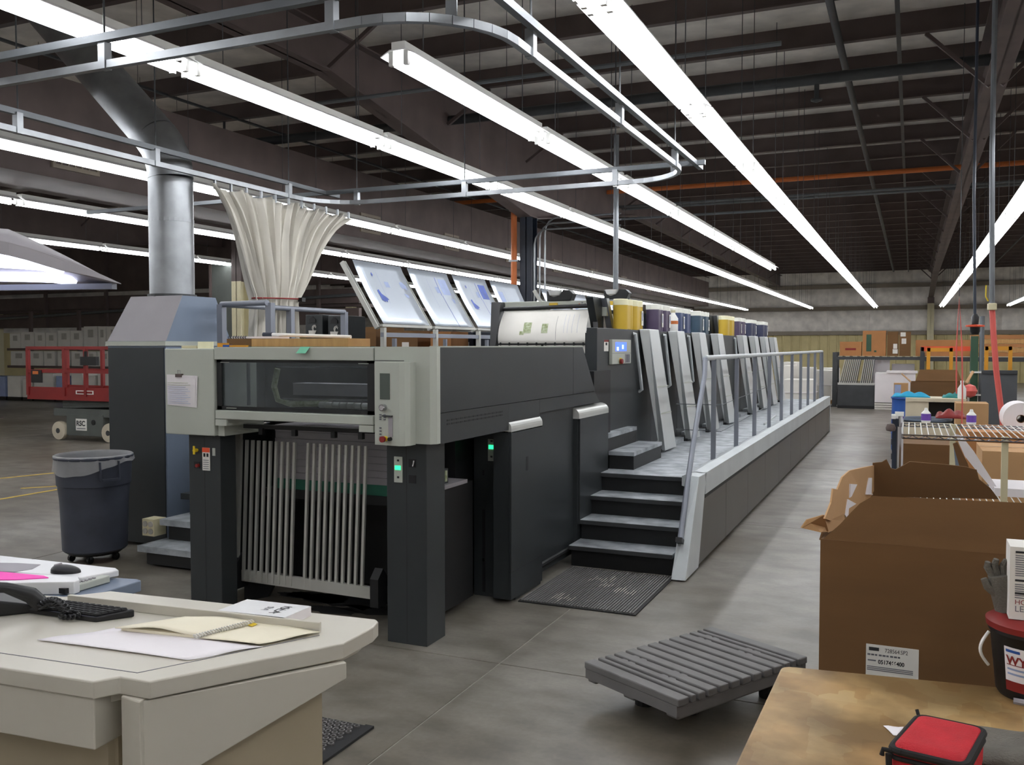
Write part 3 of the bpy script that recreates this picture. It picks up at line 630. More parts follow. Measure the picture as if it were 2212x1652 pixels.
# mat at the foot of the stairs
mt = thing('rubber_mat', 'ribbed grey rubber mat at the foot of the gallery stairs', 'mat', (-2.05, 6.26, 0))
MB().box(-2.47, -1.63, 5.72, 6.79, 0, .008).build('mat_base', 'rubber', mt)
for k in range(40): MB().box(-2.46+k*.0205, -2.449+k*.0205, 5.735, 6.775, .008, .015).build('rib', 'pallet_grey', mt)
rm = random.Random(5)
for (mx, my, n_) in ((-2.2, 5.85, 8), (-2.12, 6.45, 9), (-1.85, 6.2, 8), (-2.02, 6.3, 5)):
    for k in range(n_): j = round((mx+2.46)/.0205)+k-n_//2; x_ = -2.46+j*.0205; y_ = my+rm.uniform(-.06, .02); MB().box(x_+.002, x_+.009, y_, y_+rm.uniform(.05, .16), .015, .0157).build('powder_streak', 'dust', mt)
# ================================================================== printing units
PITCH = 1.2155
py = [9.2+PITCH*k for k in range(4)]; py += [py[3]+1.7*PITCH+PITCH*k for k in range(4)]
def unit(p, i):
    lab = 'dark printing unit with slanted silver panel' + (', blue touch screen and red stop button' if i == 0 else ' carrying the purple-grey ink canisters nearest the white bottle' if i == 1 else ' carrying bluish ink canisters before the far group' if i == 2 else ', last before the dark gap in the row' if i == 3 else ', first after the gap, under yellow' if i == 4 else ' under the far purple canisters' if i == 5 else ' under the far navy canisters' if i == 6 else ' at the feeder end of the press')
    t = thing('printing_unit', lab, 'printing press', (-3.5, p, 0))
    y0 = p-.72; y1 = p+.495
    if i == 0: y0 = 7.82
    if i == 4: y0 = py[3]+.497
    MB().box(-2.7 if i == 0 else -2.86, -2.6, y0, y1-.004, GZ, 1.94).build('side_cover', 'press_dark', t, bevel=.004)
    MB().box(-4.3, -2.87, p-.02 if i == 0 else y0, y1-.004, .05, 1.92).build('machine_body', 'press_black', t)
    MB().box(-2.86, -2.5, y0, y1-.004, .05, GZ-.05).build('base', 'press_black', t)
    P_ = lambda dx, dy, z: (dx, p+dy, z)
    # slanted silver cover
    pn = MB().hexa([P_(-2.42, .16, .68), P_(-2.335, .09, .68), P_(-2.315, .50, .68), P_(-2.42, .56, .68)], [P_(-2.6, .0, 1.95), P_(-2.5, .05, 1.95), P_(-2.5, .42, 1.95), P_(-2.6, .485, 1.95)]).build('silver_cover', 'press_silver', t, bevel=.008)
    f = lambda z: (z-.68)/(1.95-.68)
    for z in (1.34, 1.06):
        k = f(z); xx = -2.335+(-2.5+2.335)*k+.0015; ya = .09-.04*k; yb = .5-.08*k
        MB().hexa([P_(xx-.002, ya+.01, z), P_(xx+.001, ya+.01, z), P_(xx+.018, yb-.01, z), P_(xx-.002, yb-.01, z)], [P_(xx-.002, ya+.01, z+.012), P_(xx+.001, ya+.01, z+.012), P_(xx+.015, yb-.01, z+.012), P_(xx-.002, yb-.01, z+.012)]).build('cover_seam', 'press_grey', pn)
    MB().box(-2.56, -2.38, p+.1, p+.52, GZ, .69).build('cover_foot', 'press_black', t)
    if i not in (3, 5, 6, 7):
        MB().tube([P_(-2.598, -.23, 1.9), P_(-2.575, -.22, 1.9), P_(-2.56, -.02, 1.32), P_(-2.598, -.0, 1.3)], .018, 8).build('grab_handle', 'curb_grey', t, smooth=True)
    MB().box(-2.6, -2.42, p-.5, p+.08, GZ, GZ+.05).build('foot_plate', 'tread', t)
    # ink unit leaning above the cover
    if i: MB().prism([(p-.42, 1.94), (p-.12, 1.94), (p-.28, 2.18), (p-.58, 2.18)], 'x', -3.95, -2.985).build('ink_unit', 'press_dark', t)
    MB().prism([(p-.42, 1.94), (p-.12, 1.94), (p-.32, 2.26), (p-.6, 2.26)], 'x', -2.98, -2.905).build('ink_unit_end', 'press_dark', t)
    MB().prism([(p-.16, 1.94), (p-.07, 1.94), (p-.27, 2.26), (p-.36, 2.26)], 'x', -2.9, -2.84).build('ink_unit_trim', 'rail_grey', t)
    MB().prism([(p+.08, 1.94), (p+.3, 1.94), (p+.2, 2.12), (p+.08, 2.12)], 'x', -3.95, -2.95).build('plate_guard', 'white_metal', t)
    if i == 0:
        cbx = MB().box(-2.6, -2.565, 8.17, 8.79, 1.6, 1.835).build('control_box', 'press_grey', t, bevel=.006)
        MB().box(-2.565, -2.562, 8.27, 8.62, 1.725, 1.81).build('touch_screen', 'screen_blue', cbx)
        for q in ((8.3, 8.36, 1.73, 1.765), (8.47, 8.52, 1.745, 1.785)): MB().box(-2.562, -2.5605, *q).build('screen_block', 'screen_white', cbx)
        MB().box(-2.565, -2.563, 8.17, 8.79, 1.703, 1.706).build('seam', 'text_grey', cbx); MB().box(-2.565, -2.562, 8.58, 8.74, 1.61, 1.695).build('key_field', 'sheet_grey', cbx)
        for a in range(3): MB().box(-2.562, -2.559, 8.61+a*.045, 8.635+a*.045, 1.615, 1.69).build('slot', 'text_grey', cbx)
        MB().lathe([(.03, 0), (.03, .012)], (-2.565, 8.42, 1.63), 14, 'x').build('stop_collar', 'yellow', cbx); MB().lathe([(.022, .012), (.026, .03), (.022, .04)], (-2.565, 8.38, 1.627), 14, 'x').build('stop_button', 'red', cbx)
        lb = MB().box(-2.6, -2.597, 8.02, 8.15, 1.725, 1.83).build('warning_label', 'white_card', t); MB().box(-2.597, -2.596, 8.02, 8.15, 1.812, 1.83).build('label_header', 'red', lb); MB().box(-2.597, -2.596, 8.06, 8.11, 1.78, 1.805).build('pictogram', 'text_dark', lb)
        # opened guard with curved sheet
        MB().hexa([(-3.99, 8.5, 1.74), (-3.93, 8.5, 1.74), (-3.93, 8.6, 1.74), (-3.99, 8.6, 1.74)], [(-4.11, 8.8, 2.24), (-4.0, 8.8, 2.24), (-4.0, 8.92, 2.24), (-4.11, 8.92, 2.24)]).build('guard_arm', 'black_plastic', t)
        MB().hexa([(-2.93, 8.7, 1.93), (-2.88, 8.7, 1.93), (-2.88, 8.8, 1.93), (-2.93, 8.8, 1.93)], [(-2.99, 8.8, 2.17), (-2.93, 8.8, 2.17), (-2.93, 8.92, 2.17), (-2.99, 8.92, 2.17)]).build('guard_arm', 'black_plastic', t)
        MB().tube([(-4.07, 8.84, 2.165), (-2.94, 8.84, 2.185)], .022, 10).build('guard_bar', 'black_plastic', t, smooth=True)
        bb = MB().box(-4.03, -2.86, 8.9, 9.0, 2.18, 2.245).build('guard_beam', 'press_grey', t, bevel=.006); MB().box(-2.92, -2.855, 8.895, 9.0, 2.08, 2.18).build('beam_end', 'press_grey', t)
        for a in range(9): MB().box(-3.16+a*.032, -3.145+a*.032, 8.897, 8.9, 2.20+.015*(a % 2), 2.213+.015*(a % 2)).build('icon', 'text_grey' if a else 'orange', bb)
        def cs(u, v):
            z = 1.80+.35*v; return (-3.92-.05*v+(.965-.005*v)*u, 8.56+.28*v**1.8, z)
        sh_ = MB().grid(cs, 4, 10).build('curved_sheet', 'white_card', t, smooth=True, solid=.004)
        def decal(u0, u1, v0, v1, mat, name):
            def d2(a, b): q = cs(u0+(u1-u0)*a, v0+(v1-v0)*b); return (q[0], q[1]-.006, q[2])
            MB().grid(d2, 3, 4).build(name, mat, sh_)
        decal(.29, .38, .3, .62, 'olive', 'printed_patch'); decal(.25, .30, .25, .36, 'olive', 'printed_patch'); decal(.5, .57, .3, .58, 'olive', 'printed_patch'); decal(.66, .663, .1, .8, 'text_grey', 'printed_line')
        for u in (.75, .79, .84, .9): decal(u, u+.002, .3, .85, 'ink_soft', 'printed_line')
        for x in (-3.9, -3.4): MB().box(x, x+.47, 8.52, 8.53, 1.70, 1.785).build('lower_sheet', 'white_card', t)
        MB().box(-3.93, -2.95, 8.515, 8.53, 1.785, 1.8).build('gripper_edge', 'press_black', t)
        for a in range(10): MB().box(-3.88+a*.1, -3.865+a*.1, 8.505, 8.515, 1.78, 1.81).build('gripper', 'press_black', t)
        MB().box(-2.88, -2.8, 8.3, 8.45, 1.4, 1.9).build('guard_cover', 'press_dark', t)
        pk = MB().box(-2.98, -2.9, 8.95, 9.06, 1.9, 2.12).build('pink_proof', 'paper', t); MB().box(-2.975, -2.95, 8.946, 8.95, 1.93, 2.1).build('pink_print', 'pink', pk)
        for bx, by, bz in ((-3.42, 8.95, 2.245), (-3.1, 9.9, 2.3)):
            MB().prism([(bx-.09, bz), (bx+.17, bz), (bx+.2, bz+.07), (bx+.16, bz+.11), (bx+.09, bz+.115), (bx+.05, bz+.055), (bx-.02, bz+.04), (bx-.07, bz+.08), (bx-.095, bz+.11)], 'y', by-.06, by+.06).build('pump_housing', 'black_plastic', t, bevel=.006)
            MB().lathe([(.01, -.05), (.06, -.02), (.075, .03), (.07, .03)], (bx-.01, by-.03, bz+.08), 16, cap=False).build('pump_bowl', 'console_white', t, smooth=True)
            MB().box(bx-.06, bx+.03, by-.07, by-.05, bz-.065, bz-.02).build('pump_jar', 'yellow_ink', t)
for i, p in enumerate(py): unit(p, i)
# ink canisters on the covers: two lobes, pale lid, slim label
def canister(y, mat, lab, lid='can_white', x=-2.72, h=.31, grp=None, bar=True, wd=.32):
    t = thing('ink_canister', lab, 'canister', (x, y, 1.942), grp)
    z = 1.942; r = wd/4*.95
    for k, dy in enumerate((-wd/4, wd/4)):
        MB().lathe([(r*.96, 0), (r, .02), (r, h*.8), (r*.98, h*.8)], (x, y+dy, z), 16).build('body', mat, t, smooth=True)
        MB().lathe([(r*1.03, h*.8), (r*1.03, h*.98), (r*.95, h)], (x, y+dy, z), 16).build('lid', lid, t, smooth=True)
    MB().box(x-r*.9, x+r*.9, y-wd/4, y+wd/4, z+.005, z+h*.79).build('bridge', mat, t)
    if bar:
        lbp = MB().box(x+r-.002, x+r+.003, y+wd/4-.035, y+wd/4+.03, z+.05, z+h*.66).build('label', 'white_card', t)
        MB().box(x+r+.003, x+r+.0045, y+wd/4-.02, y+wd/4+.0, z+.1, z+h*.6).build('label_print', 'ink_print', lbp)
    return t
canister(9.02, 'yellow_ink', 'yellow ink canister pair with cream lids on the first printing unit, front one', 'yellow_lid', bar=False)
canister(9.36, 'yellow_ink', 'yellow ink canister pair with label, second on the first printing unit', 'yellow_lid', wd=.36)
canister(10.27, 'purple_ink', 'purple-grey ink canister with white lid beside the white bottle')
canister(10.62, 'purple_ink', 'purple-grey ink canister with large label next to the white bottle')
canister(11.36, 'blue_ink', 'slate blue ink canister with blue label behind the white bottle')
canister(11.72, 'blue_ink', 'plain slate blue ink canister on the third printing unit', bar=False)
canister(12.52, 'cyan_ink', 'grey-teal ink canister with label before the dark gap in the press')
canister(12.9, 'cyan_ink', 'grey-teal ink canister at the edge of the dark gap', bar=True)
canister(14.55, 'yellow_ink', 'yellow ink canister just after the dark gap in the press', 'yellow_lid', bar=False); canister(14.92, 'yellow_ink', 'second yellow ink canister after the dark gap in the press', 'yellow_lid', bar=False)
canister(15.62, 'purple_ink', 'small-looking purple ink canister after the far yellow pair'); canister(16.0, 'purple_ink', 'purple ink canister with label before the far navy pair')
canister(16.85, 'navy_ink', 'navy ink canister near the feeder end', bar=False); canister(17.2, 'navy_ink', 'navy ink canister with label near the feeder end')
canister(18.3, 'navy_ink', 'last navy ink canister but one at the feeder end', bar=False); canister(18.66, 'navy_ink', 'last navy ink canister at the feeder end')
bt = thing('spray_bottle', 'small white bottle with orange label between purple and blue canisters', 'bottle', (-2.68, 11.0, 1.942))
MB().lathe([(.06, 0), (.062, .02), (.062, .17), (.03, .22), (.025, .24)], (-2.68, 11.0, 1.942), 16).build('body', 'white_metal', bt, smooth=True); MB().lathe([(.028, .24), (.028, .27)], (-2.68, 11.0, 1.942), 12).build('cap', 'cream', bt); MB().lathe([(.0632, .1), (.0632, .14)], (-2.68, 11.0, 1.942), 16, cap=False).build('label', 'orange', bt)
# a post rising from the press
ps = MB().tube([(-3.6, 11.6, 1.921), (-3.6, 11.6, 4.55)], .035, 10).build('cable_post', 'strut', smooth=True); tag(ps, 'grey post rising from the press behind the yellow canisters', 'post')
# ================================================================== plates on their rack
rk = thing('plate_rack', 'aluminium rack along the far side of the press holding tilted printing plates', 'rack', (-5.5, 13.2, 0))
for k in range(8):
    y = 8.73+(py[k]-9.2); lb_ = ['printing plate with blue dress print and corner motifs, closest to the curtain', 'printing plate with blue picture block and long vertical line', 'printing plate with blue figure and blue picture block', 'pale printing plate beside the orange pipe', 'pale printing plate just past the orange pipe', 'pale printing plate behind the pump bowls', 'pale printing plate behind the yellow canisters', 'last pale printing plate toward the far wall'][k]
    d = V(-.45, .0, .70); o_ = V(-5.42, y, 2.02); n_ = d.cross(V(0, 1, 0)).normalized()
    if n_.x < 0: n_ = -n_
    def pf(u, v, o_=o_, d=d, n_=n_): return o_+d*v+V(0, 1.06*u, 0)+n_*(.012+.10*(v-.35)**2*(1 if v > .35 else 0)*1.2)
    pt = MB().grid(pf, 6, 10).build('printing_plate', 'plate', smooth=True, solid=.002); tag(pt, lb_, 'printing plate', 'plates on the rack')
    def dec(u0, u1, v0, v1, mat, name, pf=pf, n_=n_, pt=pt):
        m = MB().grid(lambda a, b: pf(u0+(u1-u0)*a, v0+(v1-v0)*b)+n_*.003, 4, 4)
        og = ORG[pt.name]; return m.build(name, mat, pt)
    def blot(us, pf=pf, n_=n_, pt=pt, mat='ink_print'):
        vs_ = [pf(u, v)+n_*.004 for u, v in us]; m = MB(); m.add(vs_, [tuple(range(len(vs_)))]); return m.build('printed_figure', mat, pt)
    if k in (0, 2):
        blot([(.24, .55), (.28, .57), (.3, .5), (.36, .45), (.4, .41), (.36, .40), (.34, .36), (.31, .385), (.29, .36), (.27, .39), (.25, .38)]); blot([(.26, .82), (.28, .84), (.295, .8), (.27, .77)])
    if k == 0:
        dec(.47, .56, .62, .71, 'ink_soft', 'printed_block'); blot([(.80, .72), (.86, .74), (.93, .68), (.93, .6), (.87, .63), (.83, .62), (.8, .66)], mat='ink_soft'); blot([(.8, .54), (.9, .52), (.88, .46), (.83, .48)], mat='ink_soft')
    if k in (1, 2):
        dec(.67, .88, .60, .88, 'ink_print' if k == 2 else 'ink_soft', 'printed_picture'); dec(.60, .615, .58, .9, 'ink_print', 'printed_line'); dec(.62, .63, .0, .58, 'ink_print', 'printed_line'); dec(.52, .6, .62, .73, 'ink_soft', 'printed_block'); blot([(.82, .54), (.9, .52), (.88, .44), (.84, .46)], mat='ink_soft')
    for u in (.12, .38): dec(u, u+.004, .35, .85, 'ink_soft', 'printed_line')
    if k > 2: dec(.15, .3, .45, .8, 'ink_soft', 'printed_block')
    for yy in (y-.06, y-.02): MB().bar(o_+V(-.01, yy-y, -.03)-n_*.03, o_+V(-.01, yy-y, 0)+d*1.03-n_*.03, .025, .05).build('side_profile', 'alu', rk)
    MB().bar(o_+V(0, -.04, -.015), o_+V(0, 1.1, -.015), .05, .03).build('bottom_ledge', 'alu', rk)
    MB().bar((-5.4, y-.05, 1.9), (-5.4, y+1.16, 1.9), .04, .05).build('cross_rail', 'rail_grey', rk)
    MB().bar((-5.4, y-.02, .9), (-5.4, y-.02, 1.98), .05, .05).build('rack_post', 'alu', rk); MB().bar((-5.33, y+.1, .9), (-5.33, y+.1, 1.86), .04, .04).build('rack_post', 'rail_grey', rk)
    MB().box(-5.45, -5.44, y-.02, y+1.05, .95, 1.25).build('rack_panel', 'sheet_grey', rk)
# ------------------------------------------------------------------ far-side gallery with steps, rails
g2 = thing('rear_gallery', 'dark steps and walkway on the far side of the press', 'walkway', (-5.3, 12, 0))
for k, (y, z) in enumerate(((5.42, .17), (5.66, .34), (5.9, .52), (6.1, .7))):
    MB().box(-5.68, -4.62, y, y+.34, z-.05, z).build('tread', 'tread' if k < 2 else 'press_dark', g2); MB().box(-5.62, -4.66, y+.04, y+.34, max(0, z-.2) if k else .02, z-.05).build('riser', 'press_black', g2)
MB().box(-5.85, -4.62, 6.4, 19.6, .84, .9).build('deck', 'press_dark', g2); MB().box(-5.8, -4.66, 6.45, 19.5, .0, .84).build('deck_frame', 'press_black', g2)
MB().box(-5.83, -5.7, 5.62, 5.75, .2, .34).build('cable_outlet', 'cream', g2)
for a in range(2):
    for b in range(2): MB().lathe([(.024, 0), (.024, -.01)], (-5.795+a*.06, 5.62, .24+b*.06), 10, 'y').build('socket', 'dust', g2)
RZ = 2.15
for a, b in (((-5.74, 6.5), (-5.13, 6.38)), ((-5.74, 6.5), (-5.74, 8.45))): MB().tube([(*a, RZ), (*b, RZ)], .026, 10).build('guard_rail', 'rail_grey', g2, smooth=True)
for a in ((-5.74, 6.5), (-5.13, 6.42), (-5.74, 7.5), (-5.74, 8.45)): MB().box(a[0]-.03, a[0]+.03, a[1]-.03, a[1]+.03, .9, RZ).build('guard_post', 'rail_grey', g2)
# ------------------------------------------------------------------ exhaust cabinet with duct
ex = thing('exhaust_cabinet', 'tall dark cabinet with grey hood venting the press into a metal duct', 'cabinet', (-6.25, 6.4, 0))
MB().box(-6.6, -5.92, 6.0, 6.84, 0.03, 1.775).build('cabinet_body', 'press_blue', ex); MB().box(-6.585, -5.935, 5.985, 6.0, .03, 1.76).build('front_panel', 'press_dark', ex, bevel=.003)
MB().box(-6.615, -5.91, 5.985, 6.85, 1.775, 1.815).build('hood_rim', 'press_grey', ex)
MB().hexa([(-6.6, 6.0, 1.815), (-5.915, 6.0, 1.815), (-5.915, 6.82, 1.815), (-6.6, 6.82, 1.815)], [(-6.52, 6.2, 2.22), (-5.915, 6.2, 2.22), (-5.915, 6.62, 2.22), (-6.52, 6.62, 2.22)]).build('hood', 'press_blue', ex)
MB().hexa([(-6.602, 5.997, 1.817), (-5.913, 5.997, 1.817), (-5.913, 6.0, 1.817), (-6.602, 6.0, 1.817)], [(-6.522, 6.197, 2.222), (-5.913, 6.197, 2.222), (-5.913, 6.2, 2.222), (-6.522, 6.2, 2.222)]).build('hood_front', 'sheet_grey', ex)
dx, dy = -6.235, 6.41
MB().lathe([(.215, 2.22), (.215, 2.245)], (dx, dy, 0), 28).build('duct_collar', 'steel_dark', ex)
vd = thing('vent_duct', 'round galvanised duct rising from the hood and bending toward the roof', 'duct', (dx, dy, 2.245))
MB().tube([(dx, dy, 2.245), (dx, dy, 3.3)], .197, 28).build('straight_section', 'galv', vd, smooth=True)
path = [(dx, dy, 3.3)]+[(dx-.55*(1-math.cos(a)), dy, 3.3+.55*math.sin(a)) for a in (.2, .4, .6, .8)]
MB().tube(path, .2, 28).build('elbow', 'galv', vd, smooth=True)
e_ = Vector(path[-1]); dirn = Vector((-math.sin(.8), 0, math.cos(.8)))
MB().tube([e_, e_+dirn*2.75], .197, 28).build('slanted_section', 'galv', vd, smooth=True)
MB().tube([(dx, dy, 2.9), (dx, dy, 2.93)], .2, 28).build('joint_band', 'galv', vd)
# ================================================================== CONTROL CONSOLE (near left)
CZ = .95
def zp(pts, z): return [onZ(x, y, z) for x, y in pts]
def flat(pts, z0, z1):   # outline in plan (Vectors) between two heights
    return MB().prism([(p.x, p.y) for p in pts], 'z', z0, z1)
CN = thing('control_console', 'beige press control console with slanted side panels and desk top', 'console', (-2.1, 1.9, 0))
top = zp([(-420, 1376), (200, 1472), (258, 1461), (322, 1472), (742, 1389), (806, 1354), (817, 1342), (812, 1337), (240, 1276), (140, 1288), (-420, 1250)], CZ)
flat(top, CZ-.045, CZ).build('desk_top', 'console', CN, bevel=.004)
cen = sum(top, Vector())/len(top)
inn = [p+(cen-p).normalized()*.045 for p in top]
flat(inn, CZ-.075, CZ-.045).build('desk_rim', 'console', CN)
ins = zp([(-400, 1352), (297, 1453), (690, 1372), (690, 1362), (145, 1302), (-400, 1240)], CZ+.0004)
mS = MB()
for a, b in ((ins[0], ins[1]), (ins[1], ins[2])): mS.bar(a, b, .0025, .0012)
mS.build('inlay_seam', 'text_grey', CN)
lf, lr = onZ(145, 1285, CZ+.03), onZ(690, 1345, CZ+.03); lt = V(-.02, .12, 0).normalized()*.014
flat([lf, lr, lr+lt, lf+lt], CZ, CZ+.03).build('back_ledge', 'console', CN, bevel=.002)
# apron box and corner post
a0, a1 = onZ(-420, 1376, CZ), onZ(200, 1472, CZ); aw = Vector((.0, .22, 0)); a0 = a0+V(0, .006, 0); a1 = a1+V(-.004, .006, 0)
flat([a0, a1, a1+aw+V(-.02, 0, 0), a0+aw], .775, CZ-.046).build('front_apron', 'console', CN, bevel=.004)
flat([a0+V(0, .1, 0), a1+V(-.03, .1, 0), a1+V(-.03, .4, 0), a0+V(0, .6, 0)], 0, .775).build('base', 'console_tan', CN)
c0, c1 = onZ(260, 1463, CZ), onZ(302, 1475, CZ)
flat([c0, c1, c1+V(-.02, .12, 0), c0+V(-.02, .12, 0)], 0, CZ-.046).build('corner_post', 'console', CN, bevel=.004)
fa, fb = onZ(312, 1478, CZ)+V(-.02, .012, 0), onZ(752, 1392, CZ)+V(-.005, -.0, 0); nrm = V(-.85, .5, 0).normalized()*.02
MB().hexa([(fa.x, fa.y, .655), (fb.x, fb.y, .855), tuple(V(fb.x, fb.y, .855)+nrm), tuple(V(fa.x, fa.y, .655)+nrm)], [(fa.x, fa.y, CZ-.05), (fb.x, fb.y, CZ-.05), tuple(V(fb.x, fb.y, CZ-.05)+nrm), tuple(V(fa.x, fa.y, CZ-.05)+nrm)]).build('side_fascia', 'console', CN, bevel=.003)
ta, tb_ = fa+nrm*2.2, fa+(fb-fa)*.9+nrm*2.2
flat([ta, tb_, tb_+V(-.4, .1, 0), ta+V(-.2, .3, 0)], 0.02, CZ-.07).build('side_base', 'console_tan', CN)
flat([p+(cen-p)*.25 for p in top], 0, CZ-.07).build('core', 'console_tan', CN)
# rear console section
RC = thing('display_console', 'white rear console section with mouse ledge behind the desk', 'console', (-2.9, 2.5, 0))
r1 = zp([(-300, 1168), (0, 1199), (250, 1226), (257, 1231), (175, 1247), (-300, 1206)], CZ+.022)
flat(r1, CZ+.0, CZ+.022).build('mouse_ledge', 'console_white', RC, bevel=.004)
r2 = zp([(-300, 1200), (190, 1243), (297, 1250), (305, 1253), (228, 1277), (140, 1292), (-300, 1258)], CZ-.01)
flat(r2, CZ-.05, CZ-.01).build('front_ledge', 'press_blue', RC, bevel=.004)
flat([p+(sum(r1, Vector())/6-p)*.12 for p in r1], 0, CZ-.0).build('pedestal', 'console', RC)
r3 = zp([(-200, 1212), (40, 1216), (88, 1219), (70, 1229), (33, 1235), (-200, 1226)], CZ+.0225)
flat(r3, CZ+.0222, CZ+.0228).build('ledge_recess', 'sheet_grey', RC)
# things on the console
ms = thing('computer_mouse', 'black wireless computer mouse on the white console ledge', 'mouse', tuple(onZ(142, 1232, CZ+.022)))
mo = onZ(142, 1236, CZ+.022); ang = .35
def mfn(u, v):
    a = 2*math.pi*u; r = math.sin(v*math.pi/2); x = .054*math.cos(a)*r; y = .031*math.sin(a)*r; z = .027*math.cos(v*math.pi/2)**.7*(1-.25*(x/.054))
    return mo+V(x*math.cos(ang)-y*math.sin(ang), x*math.sin(ang)+y*math.cos(ang), z)
MB().grid(mfn, 24, 8).build('mouse_shell', 'black_plastic', ms, smooth=True)
MB().tube([mo+V(-.04*math.cos(ang), -.04*math.sin(ang), .022), mo+V(-.015*math.cos(ang), -.015*math.sin(ang), .0285)], .006, 8).build('scroll_wheel', 'sheet_grey', ms)
tr = thing('paper_tray', 'pale tray with bright pink paper beside the mouse', 'tray', tuple(onZ(60, 1255, CZ-.009)))
t1 = zp([(-200, 1222), (168, 1245), (172, 1252), (160, 1256), (-200, 1262)], CZ+.034)
flat(t1, CZ-.009, CZ+.034).build('tray_body', 'console_white', tr, bevel=.003)
flat(zp([(-200, 1232), (0, 1234), (95, 1243), (105, 1247), (35, 1251), (-200, 1254)], CZ+.037), CZ+.0342, CZ+.037).build('pink_paper', 'pink', tr)
sc = thing('handheld_meter', 'grey handheld measuring device lying on the console', 'meter', tuple(onZ(190, 1262, CZ)))
s0, s1 = onZ(150, 1272, CZ+.004), onZ(230, 1249, CZ+.004)
MB().bar(s0, s1, .035, .024).build('meter_body', 'press_grey', sc, bevel=.003); MB().bar(s0+(s0-s1).normalized()*.03, s0, .03, .018).build('meter_tip', 'black_plastic', sc)
for k in range(5): q = s0+(s1-s0)*(.25+.1*k)+V(0, 0, .013); MB().box(q.x-.005, q.x+.005, q.y-.004, q.y+.004, q.z-.002, q.z+.003).build('button', 'sheet_grey', sc)
kbd = thing('keyboard', 'black computer keyboard against the console back ledge', 'keyboard', tuple(onZ(200, 1318, CZ)))
kA, kB = onZ(206, 1336, CZ+.012), onZ(291, 1324, CZ+.012); kd = (onZ(115, 1297, CZ+.012)-onZ(280, 1318, CZ+.012)).normalized(); ks = (kB-kA)
kC, kD = kB+kd*.44, kA+kd*.44
MB().hexa([q+V(0, 0, -.012) for q in (kA, kB, kC, kD)], [kA+V(0, 0, .004), kB+V(0, 0, .012), kC+V(0, 0, .012), kD+V(0, 0, .004)]).build('keyboard_base', 'black_plastic', kbd, bevel=.004)
for r_ in range(5):
    for c_ in range(17):
        q = kA+ks*(.14+r_*.165)+kd*(.018+c_*.0245)+V(0, 0, .007+.006*r_/5); e1 = ks.normalized()*.0085; e2 = kd*.0095
        MB().hexa([q-e1-e2, q+e1-e2, q+e1+e2, q-e1+e2], [q-e1*.8-e2*.8+V(0, 0, .006), q+e1*.8-e2*.8+V(0, 0, .006), q+e1*.8+e2*.8+V(0, 0, .006), q-e1*.8+e2*.8+V(0, 0, .006)]).build('key', 'rubber', kbd)
ph = thing('desk_phone', 'black desk telephone with coiled cord at the console', 'telephone', tuple(onZ(10, 1325, CZ)))
p0 = onZ(93, 1322, CZ); p1 = onZ(-190, 1352, CZ); p2 = onZ(-190, 1290, CZ); p3 = onZ(82, 1300, CZ)
MB().hexa([p0, p1, p2, p3], [p0+V(0, 0, .02), p1+V(0, 0, .10), p2+V(0, 0, .11), p3+V(0, 0, .03)]).build('phone_body', 'black_plastic', ph, bevel=.006)
h0, h1 = onZ(90, 1306, CZ+.03), onZ(-110, 1284, CZ+.10)
MB().tube([h0, h0+(h1-h0)*.12+V(0, 0, .026), h0+(h1-h0)*.4+V(0, 0, .04), h0+(h1-h0)*.75+V(0, 0, .03), h1], [.024, .024, .016, .018, .026], 12).build('handset', 'black_plastic', ph, smooth=True)
cc = onZ(150, 1331, CZ+.012); cd = []
for k in range(140):
    t_ = k/139; b = onZ(88, 1318, CZ+.02)*(1-t_)+cc*t_; a = k*.9
    cd.append(b+V(.01*math.cos(a), .01*math.sin(a), .008+.01*math.sin(a*.5)+.028*math.sin(t_*math.pi)))
for k in range(90): a = k*.9; c2 = 2*math.pi*k/90; cd.append(cc+V(.03*math.cos(c2)+.006*math.cos(a), .022*math.sin(c2), .004+.006*math.sin(a)))
MB().tube(cd, .0035, 5).build('coiled_cord', 'black_plastic', ph, smooth=True)
# papers on the desk
def sheet(name, pts, z, mat, lab, cat, wave=.004, n=10):
    a, b, c, d = [onZ(x, y, z) for x, y in pts]
    def fn(u, v): q = (a*(1-u)+b*u)*(1-v)+(d*(1-u)+c*u)*v; return q+V(0, 0, wave*(math.sin(u*7+v*3)*.5+.5)+.001)
    return tag(MB().grid(fn, n, n).build(name, mat, smooth=True, solid=.0008), lab, cat)
sheet('press_sheet', [(80, 1384), (252, 1358), (568, 1398), (405, 1428)], CZ, 'paper', 'large pinkish white sheet lying on the console desk', 'sheet')
sheet('press_sheet', [(430, 1380), (560, 1342), (692, 1366), (560, 1393)], CZ+.006, 'paper_cream', 'cream loose sheets under the spiral book', 'sheet', .003)
sb = thing('spiral_book', 'open cream spiral bound book with white coil on the console desk', 'book', tuple(onZ(430, 1360, CZ+.006)))
b0 = [onZ(x, y, CZ+.012) for x, y in ((248, 1358), (400, 1334), (545, 1342), (422, 1374))]
def bfn(u, v): q = (b0[0]*(1-u)+b0[3]*u)*(1-v)+(b0[1]*(1-u)+b0[2]*u)*v; return q+V(0, 0, .003+.012*math.sin(u*math.pi)**2*(1-v*.6))
MB().grid(bfn, 14, 8).build('open_pages', 'paper_cream', sb, smooth=True, solid=.003)
flat([onZ(x, y, CZ+.008) for x, y in ((262, 1360), (420, 1376), (548, 1345), (410, 1337))], CZ+.0055, CZ+.0135).build('page_block', 'paper_cream', sb)
q0, q1 = onZ(422, 1374, CZ+.016), onZ(545, 1342, CZ+.016)
